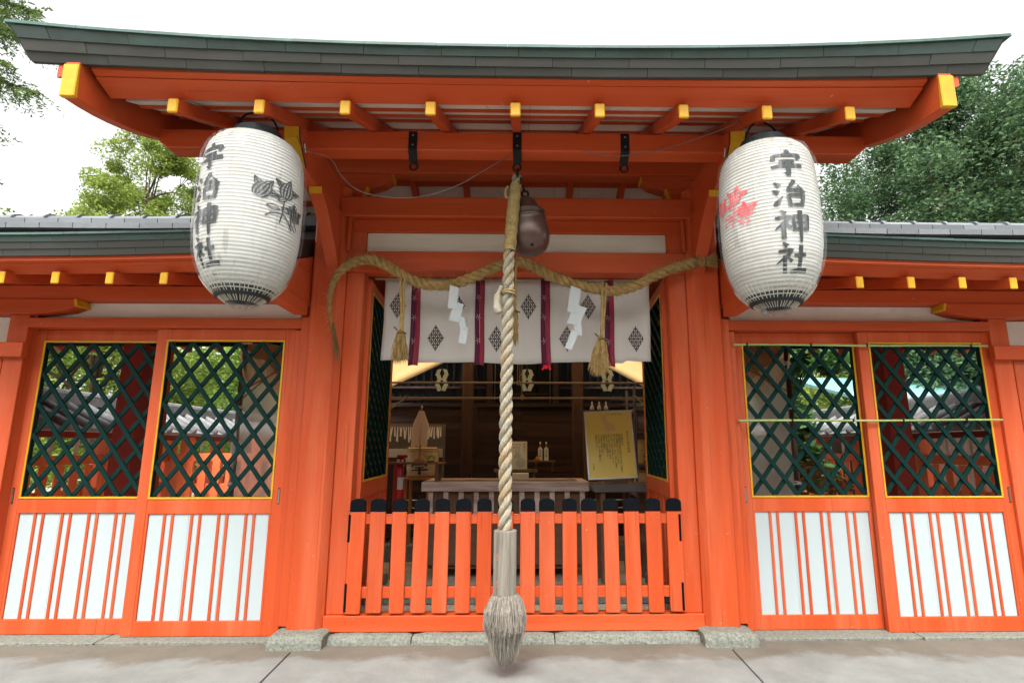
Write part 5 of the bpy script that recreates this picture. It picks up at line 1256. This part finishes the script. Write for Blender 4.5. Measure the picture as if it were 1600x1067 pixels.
def ell2(cx, cz, rx, rz, y=-.0036): mb.add([tuple(PM @ Vector((cx+rx*math.cos(a), y, cz+rz*math.sin(a)))) for a in [2*math.pi*k/16 for k in range(16)]], [tuple(range(16))])
ell2(.02,.075,.060,.06); ell2(-.01,.16,.035,.035,-.0040)
ell2(-.03,.21,.010,.035,-.0044); ell2(0,.215,.010,.035,-.0048)
M['greyprint'] = mat('grey_blue_print', (0.45,0.55,0.60), .6, .15, 20, bump=0)
mb.build('rabbit_picture', 'greyprint', ps, recalc=False)
text_obj('縁結び', .032, .068, .285, PM, 'ink', ps, True, pitch=1.05); text_obj('みかえり兎', .022, -.03, .285, PM, 'ink', ps); text_obj('知恵の神様', .016, -.03, .25, PM, 'ink', ps)
text_obj('お守り', .022, -.05, .15, PM, 'ink', ps, True)
for x, lb in ((0.262,'left one of two white paper-wrapped charm bottles on the small stand'),(0.335,'right one of two white paper-wrapped charm bottles on the small stand')):
    t = thing('charm_bottle', lb, 'bottle', (x,3.0,1.06), 'paper-wrapped charm bottles on the small stand')
    MB().prism([(x-.026,1.061),(x+.026,1.061),(x+.026,1.20),(x+.012,1.222),(x-.012,1.222),(x-.026,1.20)], 2.985, 3.02, 'y').build('wrap', 'paper', t, 0.002)
    MB().tube([(x,3.0,1.222),(x,3.0,1.262)], .006, 6).build('neck', 'orangewood', t)
    MB().lathe([(.008,0),(.011,.01),(.008,.024)], (x,3.0,1.262), 10).build('cap', 'paper', t)
    text_obj('清め塩', .028, x, 1.165, Matrix.Translation((0,2.989,0)), 'ink', t, True, pitch=1.05)
gf = thing('gold_ornament', 'small orange straw ornament before the charm bottles', 'ornament', (.27,2.95,1.06))
MB().lathe([(.02,0),(.028,.02),(.018,.04),(.006,.055)], (0.225,2.97,1.0605), 10).build('body', 'orangewood', gf); MB().bar((.18,2.965,1.065),(.25,2.965,1.12),.012,.01).build('twig', 'orangewood', gf)
wb_ = thing('paper_bundle', 'white paper bundle lying under the poster bench', 'paper', (.03,2.8,.9))
box('sheet', 'paper', wb_, -0.07, 0.115, 2.40, 2.55, 0.8845, 0.935, 0.004)

# ================================================================== TENT / CANOPY over the yard
tent = thing('canopy_tent', 'tan cloth canopy on pipes with corrugated plastic sides behind the gate', 'canopy', (0,2.3,0))
def zc(x):
    a = abs(x)
    return 2.80-0.36*a if a < 0.6 else (2.584-0.50*(a-0.6) if a < 1.9 else 1.934-0.10*(a-1.9))
xs = np.linspace(-2.50, 2.50, 41); ys = np.linspace(1.0, 3.55, 15); mb = MB()
for y in ys:
    for x in xs:
        lift = 0.22*max(0, 1-(y-1.0)/0.9)
        mb.v.append((x, y, zc(x)+lift*(1 if abs(x) > .2 else 1) + 0.025*math.sin(y*9+x*2)*min(1,abs(x)) + (0.0 if abs(x) < 2.2 else 0.04*math.sin(y*14))))
for j in range(len(ys)-1):
    for i in range(len(xs)-1): a = j*len(xs)+i; mb.f.append((a,a+1,a+len(xs)+1,a+len(xs)))
o = mb.build('cloth_roof', 'canopy', tent, smooth=True, recalc=False); s_ = o.modifiers.new('thick','SOLIDIFY'); s_.thickness = .003
for sx in (-1, 1):
    # hanging cloth valance along the side, then the corrugated sheet below
    mb = MB(); n = 40
    for j, z in enumerate((2.16, 2.0, 1.86, 1.76)):
        for i in range(n+1):
            y = 0.95+2.5*i/n; sc_ = 0.05*math.sin(i*.8)*(j == 3)+.03*abs(math.sin(i*.31))*(j>=2); mb.v.append((sx*(2.46-0.02*j+0.015*math.sin(i*1.3+j)), y, z-sc_+0.06*math.exp(-((y-.95)/.4)**2)))
    for j in range(3):
        for i in range(n): a = j*(n+1)+i; mb.f.append((a,a+1,a+n+2,a+n+1))
    mb.build('cloth_valance', 'canopy', tent, smooth=True, recalc=False)
    mb = MB(); n = 160
    for i in range(n+1):
        y = 1.02+2.45*i/n; x = sx*(2.42+0.010*math.sin(i*math.pi/2)); mb.v += [(x,y,0.02),(x,y,2.02)]
    for i in range(n): mb.f.append((2*i,2*i+2,2*i+3,2*i+1))
    mb.build('corrugated_sheet', 'corrugated', tent, smooth=False, recalc=False)
    for y in (1.0, 3.45):
        MB().tube([(sx*2.44,y,-0.03),(sx*2.44,y,2.12)], .024, 10).build('pipe', 'steel' if sx < 0 else 'bellmetal', tent, smooth=True)
    MB().tube([(sx*2.44,1.0,2.10),(sx*2.44,3.45,2.04)], .018, 8).build('pipe', 'steel', tent, smooth=True)
    for z in (0.9, 1.55, 1.95):
        MB().torus((sx*2.44,1.0,z), .030, .008, (0,0.2,1), 14, 5).torus((sx*2.44,1.0,z+.02), .029, .006, (0.2,0.0,1), 14, 5).build('tie', 'paper', tent, smooth=True)
    MB().tube([(sx*2.44,1.0,1.62),(sx*2.0,1.15,2.10)], .007, 6).build('guy_rope', 'hempb', tent); MB().tube([(sx*2.44,1.0,1.70),(sx*1.85,1.3,2.15)], .007, 6).build('guy_rope', 'hempb', tent)

# ================================================================== INNER FENCES with tiled roofs
def inner_fence(sx):
    X = sx*4.95
    t = thing('roofed_fence', ('left' if sx < 0 else 'right')+' vermilion picket fence with small tiled roof receding beyond the '+('left' if sx < 0 else 'right')+' lattice doors', 'fence', (X,5,0), 'tile-roofed fences round the courtyard')
    y0, y1 = 1.7, 9.2
    def B(nm, m, a, b, c, d, z0, z1, bevel=0.004): a, b = sorted((X+sx*a, X+sx*b)); return box(nm, m, t, a, b, c, d, z0, z1, bevel)
    for z0, z1 in ((0.15,0.30),(0.62,0.76),(1.03,1.13)): B('rail', 'redlit', -.045, .045, y0, y1, z0, z1)
    y = y0+.08
    while y < y1:
        B('picket', 'redlit', -.070, -.0455, y, y+.11, 0.10, 1.025); y += 0.205
    y = y0
    while y < y1+.1:
        B('post', 'redlit', -.075, .075, y-.07, y+.07, -0.03, 1.32); B('post', 'paper' if False else 'plaster', -.03, -.02, y+.75, y+.80, 1.1305, 1.31, 0); B('brace', 'plaster', -.03, -.02, y+.40, y+.45, 1.1305, 1.31, 0); y += 1.25  # the plaster post and brace are pale strips that stand in for bright sky gaps under the roof
    B('purlin', 'reddark', -.06, .06, y0-.3, y1+.3, 1.3205, 1.39)
    # tiled roof: two slopes and ridge; round cover tiles running down each slope
    for s in (-1, 1):
        MB().hexa([(X,y0-.35,1.65),(X+s*.52,y0-.35,1.38),(X+s*.52,y1+.35,1.38),(X,y1+.35,1.65),(X,y0-.35,1.685),(X+s*.53,y0-.35,1.41),(X+s*.53,y1+.35,1.41),(X,y1+.35,1.685)]).build('roof_slope', 'tileb', t)
        y = y0-.30
        while y < y1+.3:
            MB().tube([(X+s*.03,y,1.685),(X+s*.28,y,1.55),(X+s*.54,y,1.422)], .045, 8).build('cover_tile', 'tileb', t, smooth=True); y += 0.27
    y = y0-.35
    while y < y1+.3:
        MB().box(X-.09,X+.09,y+.002,y+.27,1.675,1.725).build('flat_tile', 'tileb', t); MB().box(X-.075,X+.075,y-.12,y+.148,1.726,1.77).build('flat_tile', 'tileb', t)
        MB().tube([(X,y+.002,1.78),(X,y+.27,1.78)], .06, 10).build('cap_tile', 'tileb', t); y += 0.272
inner_fence(-1); inner_fence(1)
# cross fence closing the left yard, bright pickets seen in the second window
def cross_fence(x0, x1, Y, lab):
    t = thing('courtyard_fence', lab, 'fence', ((x0+x1)/2,Y,0), 'low vermilion fences across the side yards')
    for z0, z1 in ((0.18,0.28),(0.62,0.74),(1.04,1.14)): box('rail', 'redlit', t, x0, x1, Y, Y+.07, z0, z1)
    x = x0+.03
    while x < x1-.1: box('picket', 'redlit', t, x, x+.105, Y-.03, Y-.001, 0.08, 1.039); x += 0.185
    for x in (x0-.05, (x0+x1)/2-.05, x1-.05): box('post', 'redlit', t, x, x+.12, Y-.04, Y+.10, -0.03, 1.36)
cross_fence(-4.55, -2.65, 3.9, 'low vermilion picket fence across the left side yard')
cross_fence(3.35, 4.55, 4.6, 'low vermilion picket fence across the right side yard')
# a turquoise roofed shed beyond the right fence
M['teal'] = mat('pale_turquoise_sheet', (0.22,0.46,0.44), .5, .1, 3)
shed = thing('garden_shed', 'low shed with pale turquoise roof beyond the right fence', 'shed', (7.5,7,0))
box('wall', 'darkwood', shed, 6.2, 9.0, 6.0, 8.0, -0.03, 2.0); MB().hexa([(5.9,5.6,2.0),(9.3,5.6,2.0),(9.3,8.4,2.7),(5.9,8.4,2.7),(5.9,5.6,2.06),(9.3,5.6,2.06),(9.3,8.4,2.76),(5.9,8.4,2.76)]).build('roof', 'teal', shed)

# ================================================================== TREES
def leaves_mesh(centers, size, rs, droop=0.0, n_per=1, flat=0.5, elong=1.0):
    n = len(centers); c = np.asarray(centers)
    u = rs.normal(size=(n,3)); u[:,2] = u[:,2]*flat - droop; u /= np.linalg.norm(u,axis=1)[:,None]
    v = rs.normal(size=(n,3)); v -= (v*u).sum(1)[:,None]*u; v /= np.linalg.norm(v,axis=1)[:,None]
    s = size*rs.uniform(.6,1.35,size=(n,1))
    V = np.stack([c-u*s*elong, c+v*s*.45, c+u*s*elong, c-v*s*.45], 1).reshape(-1,3)
    return V
def leaf_obj(name, V, m, parent):
    n = len(V)//4; me = bpy.data.meshes.new(name); me.vertices.add(len(V)); me.vertices.foreach_set('co', V.astype(np.float32).ravel())
    me.loops.add(n*4); me.loops.foreach_set('vertex_index', np.arange(n*4, dtype=np.int32)); me.polygons.add(n); me.polygons.foreach_set('loop_start', np.arange(0,n*4,4,dtype=np.int32))
    try: me.polygons.foreach_set('loop_total', np.full(n,4,dtype=np.int32))
    except Exception: pass
    me.update(calc_edges=True); me.validate()
    return link(name, me, m, parent)
def tree(name, lab, base, H, R, crown_z, n_leaf, size, m, seed, group=None, nb=26, droop=0.1, elong=1.0, csize=0.28, hshape=1.0, cat='tree', fill=0.6, clusters=150, tr0=.022):
    rs = np.random.default_rng(seed); rd = random.Random(seed)
    t = thing(name, lab, cat, base, group); bx, by, bz = base
    mb = MB(); top = Vector((bx+rd.uniform(-.3,.3), by+rd.uniform(-.3,.3), bz+H*.86))
    tr = [Vector((bx,by,bz-.1)), Vector((bx+.1,by,bz+H*.3)), Vector((bx-.05,by+.05,bz+H*.6)), top]
    r0 = H*tr0; path = smooth_path(tr, 5); mb.tube(path, [r0*(1-.85*i/len(path)) for i in range(len(path))], 8)
    ends = []
    for k in range(nb):
        f = rd.uniform(.28,.98); i = int(f*(len(path)-1)); p = path[i]; a = rd.uniform(0,6.28)
        zc_ = crown_z+(H-crown_z)*rd.random()
        hf = (zc_-crown_z)/(H-crown_z); rad = R*math.sqrt(max(.05,1-(2*hf-1)**2*.85))*rd.uniform(.45,1.0)
        e = Vector((bx+rad*math.cos(a), by+rad*math.sin(a), bz+zc_)); mid = p.lerp(e,.5)+Vector((0,0,.12*H*.3))
        pts = smooth_path([p,mid,e],4); mb.tube(pts, [r0*.38*(1-.85*j/len(pts)) for j in range(len(pts))], 5); ends.append(e)
        for q in range(2):
            e2 = e+Vector((rd.uniform(-1,1),rd.uniform(-1,1),rd.uniform(-.4,.7)))*R*.28; mb.tube([mid.lerp(e,.6), e.lerp(e2,.4)+Vector((0,0,.05)), e2], [r0*.12,r0*.08,r0*.03], 4); ends.append(e2)
    mb.build('trunk', 'bark', t, smooth=True, recalc=False)
    # leaf clusters of uneven size around the branch ends
    C = []
    per = n_leaf//clusters
    for k in range(clusters):
        if k < len(ends): e = np.array(ends[k])
        else:
            a = rs.uniform(0,2*np.pi); hf = rs.uniform(0,1); rr = R*np.sqrt(max(.05,1-(2*hf-1)**2*.9))*rs.uniform(fill,1.0)
            e = np.array([bx+rr*np.cos(a), by+rr*np.sin(a), bz+crown_z+(H-crown_z)*hf])
        cs_ = csize*R*rs.uniform(.45,1.25); d = rs.normal(size=(per,3)); d /= np.linalg.norm(d,axis=1)[:,None]
        rr = cs_*rs.uniform(.25,1.0,size=(per,1))**.6; pts = e+d*rr*np.array([1,1,.78]); C.append(pts)
    C = np.concatenate(C); tag(leaf_obj('crown', leaves_mesh(C, size, rs, droop, elong=elong), m, t), kind='stuff')
    return t
tree('maple_tree', 'airy yellow-green maple tree rising beyond the left wing roof', (-9.05,9.0,0), 8.9, 1.5, 4.6, 74000, .036, 'leaf_maple', 21, nb=34, csize=.25, clusters=150, tr0=.008)
tree('broadleaf_tree', 'bushy sunlit green tree behind the left courtyard fence', (-7.8,6.4,0), 4.7, 2.1, 0.6, 44000, .045, 'leaf_bright', 22, csize=.30, clusters=130)
tree('broadleaf_tree', 'darker green tree behind the left fence, closer to the hall', (-5.2,11.0,0), 4.9, 2.6, 0.5, 40000, .055, 'leaf_mid', 23, csize=.3, clusters=130)
tree('broadleaf_tree', 'sunlit green tree far left behind the tiled fence roof', (-11.2,6.4,0), 5.0, 2.3, 0.6, 30000, .055, 'leaf_bright', 24, csize=.3, clusters=110)
tree('evergreen_tree', 'huge dark evergreen tree filling the sky right of the gate roof', (11.6,9.0,0), 9.7, 4.5, 2.0, 290000, .050, 'leaf_dark', 25, nb=40, csize=.19, clusters=460, fill=.25)
tree('evergreen_tree', 'tall dark evergreen tree behind the right edge of the big one', (16.0,11.5,0), 10.0, 4.0, 3.0, 60000, .07, 'leaf_dark', 26, csize=.25, clusters=190)
tree('broadleaf_tree', 'green tree seen between the right lantern and the big evergreen', (7.6,12.5,0), 9.2, 2.2, 3.8, 40000, .06, 'leaf_mid', 27, csize=.26, clusters=110)
tree('broadleaf_tree', 'light green tree behind the right courtyard, seen through the lattice', (4.6,9.8,0), 4.6, 2.3, 0.5, 40000, .048, 'leaf_mid', 28, csize=.3, clusters=130)
tree('broadleaf_tree', 'dense dark tree above the right fence roof, seen through the lattice', (9.6,7.2,0), 5.2, 2.0, 1.6, 34000, .05, 'leaf_dark', 29, csize=.3, clusters=120)
tree('pine_tree', 'young bright pine tree just behind the right lattice doors', (3.35,3.6,0), 3.1, 0.85, 0.5, 16000, .075, 'needle', 30, csize=.30, clusters=70, elong=1.4, nb=16)
tree('red_shrub', 'low reddish shrub under the pine behind the right lattice doors', (3.2,2.6,0), 1.05, 0.5, 0.1, 5000, .035, 'leaf_red', 31, csize=.4, clusters=40, nb=8, cat='shrub')
# drooping conifer branches, upper left
rs = np.random.default_rng(77); rd = random.Random(77)
ct = thing('conifer_tree', 'conifer with drooping feathery branches at the upper left edge', 'tree', (-9.3,3.6,0))
mb = MB(); mb.tube([(-9.3,3.6,-.1),(-9.25,3.6,4.5),(-9.2,3.6,8.3)], [.26,.16,.02], 10)
C = []; U = []
tips = [(-6.95,3.0,7.20),(-7.0,3.1,6.85),(-7.4,3.0,7.6),(-6.75,3.0,5.95),(-7.1,2.9,6.3),(-7.45,3.1,5.55),(-7.6,3.2,4.85),(-7.9,3.1,4.2),(-7.6,2.9,6.7),(-8.0,3.3,5.9),(-8.2,4.2,7.8),(-9.9,3.5,8.0),(-8.9,4.3,8.2),(-9.3,2.8,7.6),(-10.2,4.2,7.3),(-8.4,2.6,6.6),(-10.4,3.0,6.5),(-10.6,4.2,5.2),(-9.6,5.2,6.0),(-9.0,2.0,5.0)]
for tp in tips:
    tp = Vector(tp)+Vector((0.22,0,0)); s0 = Vector((-9.22,3.6,tp.z+0.25)); mid = s0.lerp(tp,.55)+Vector((0,0,.28)); pts = smooth_path([s0,mid,tp],10); mb.tube(pts, [.045*(1-.9*j/len(pts)) for j in range(len(pts))], 5)
    for j in range(5, len(pts)):
        for q in range(7):
            s = pts[j]; L = rd.uniform(.12,.42); d = Vector((rd.uniform(-.8,1),rd.uniform(-1,1),rd.uniform(-1.1,.05))).normalized(); nn = int(L/.012)
            for k in range(nn):
                f = k/nn; c = s+d*L*f+Vector((0,0,-.10*f*f)); C.append((c.x+rd.gauss(0,.016), c.y+rd.gauss(0,.016), c.z+rd.gauss(0,.012)))
mb.build('trunk', 'bark', ct, smooth=True, recalc=False)
C = np.array(C); tag(leaf_obj('foliage', leaves_mesh(C, .020, rs, .5, elong=1.5), 'leaf_conifer', ct), kind='stuff')
# loose twigs top right, tip of a tall tree
tt2 = thing('tall_tree', 'top twigs of a tall thin tree above the right roof corner', 'tree', (16.6,8.6,0))
mb = MB(); mb.tube([(17.6,9.0,-.1),(17.4,9.0,6),(17.2,8.9,12.5)], [.25,.18,.05], 8); C = []
for k in range(16):
    z = rd.uniform(10.6,13.4); a = rd.uniform(2.2,4.2); e = Vector((17.1+1.0*math.cos(a)*rd.uniform(.3,1), 8.9+.5*math.sin(a), z)); mb.tube([(17.25,8.9,z-.5), e], [.025,.008], 4)
    for q in range(60): C.append((e.x+rd.gauss(0,.14), e.y+rd.gauss(0,.14), e.z+rd.gauss(0,.10)))
mb.build('trunk', 'bark', tt2, recalc=False)
tag(leaf_obj('crown', leaves_mesh(np.array(C), .07, rs, .1), 'leaf_mid', tt2), kind='stuff')
# far wood closing the horizon behind everything
C = []
for k in range(460):
    a = rs.uniform(-1.15,1.15); d = rs.uniform(22,34); e = np.array([d*math.sin(a), d*math.cos(a), rs.uniform(0,7.0)]); p = rs.normal(size=(260,3)); p /= np.linalg.norm(p,axis=1)[:,None]; C.append(e+p*rs.uniform(.6,1.7)*rs.uniform(.3,1,size=(260,1))**.5)
tag(leaf_obj('far_woodland', leaves_mesh(np.concatenate(C), .16, rs, .1), 'leaf_bright', None), 'distant green woodland behind the shrine grounds', 'woodland', kind='stuff')

# added woods, out of view, blocking low sky to darken the upper gate
C = []
for k in range(150):
    e = np.array([-26+52*k/149+rs.uniform(-1,1), -15-rs.uniform(0,5), rs.uniform(0.5,7.0)]); p = rs.normal(size=(240,3)); p /= np.linalg.norm(p,axis=1)[:,None]; C.append(e+p*rs.uniform(1.0,2.4)*rs.uniform(.3,1,size=(240,1))**.5)
tag(leaf_obj('sky_blocker_woods', leaves_mesh(np.concatenate(C), .28, rs, .1), 'leaf_mid', None), 'unseen leafy woodland added behind the camera to block low sky light', 'woodland', kind='stuff')
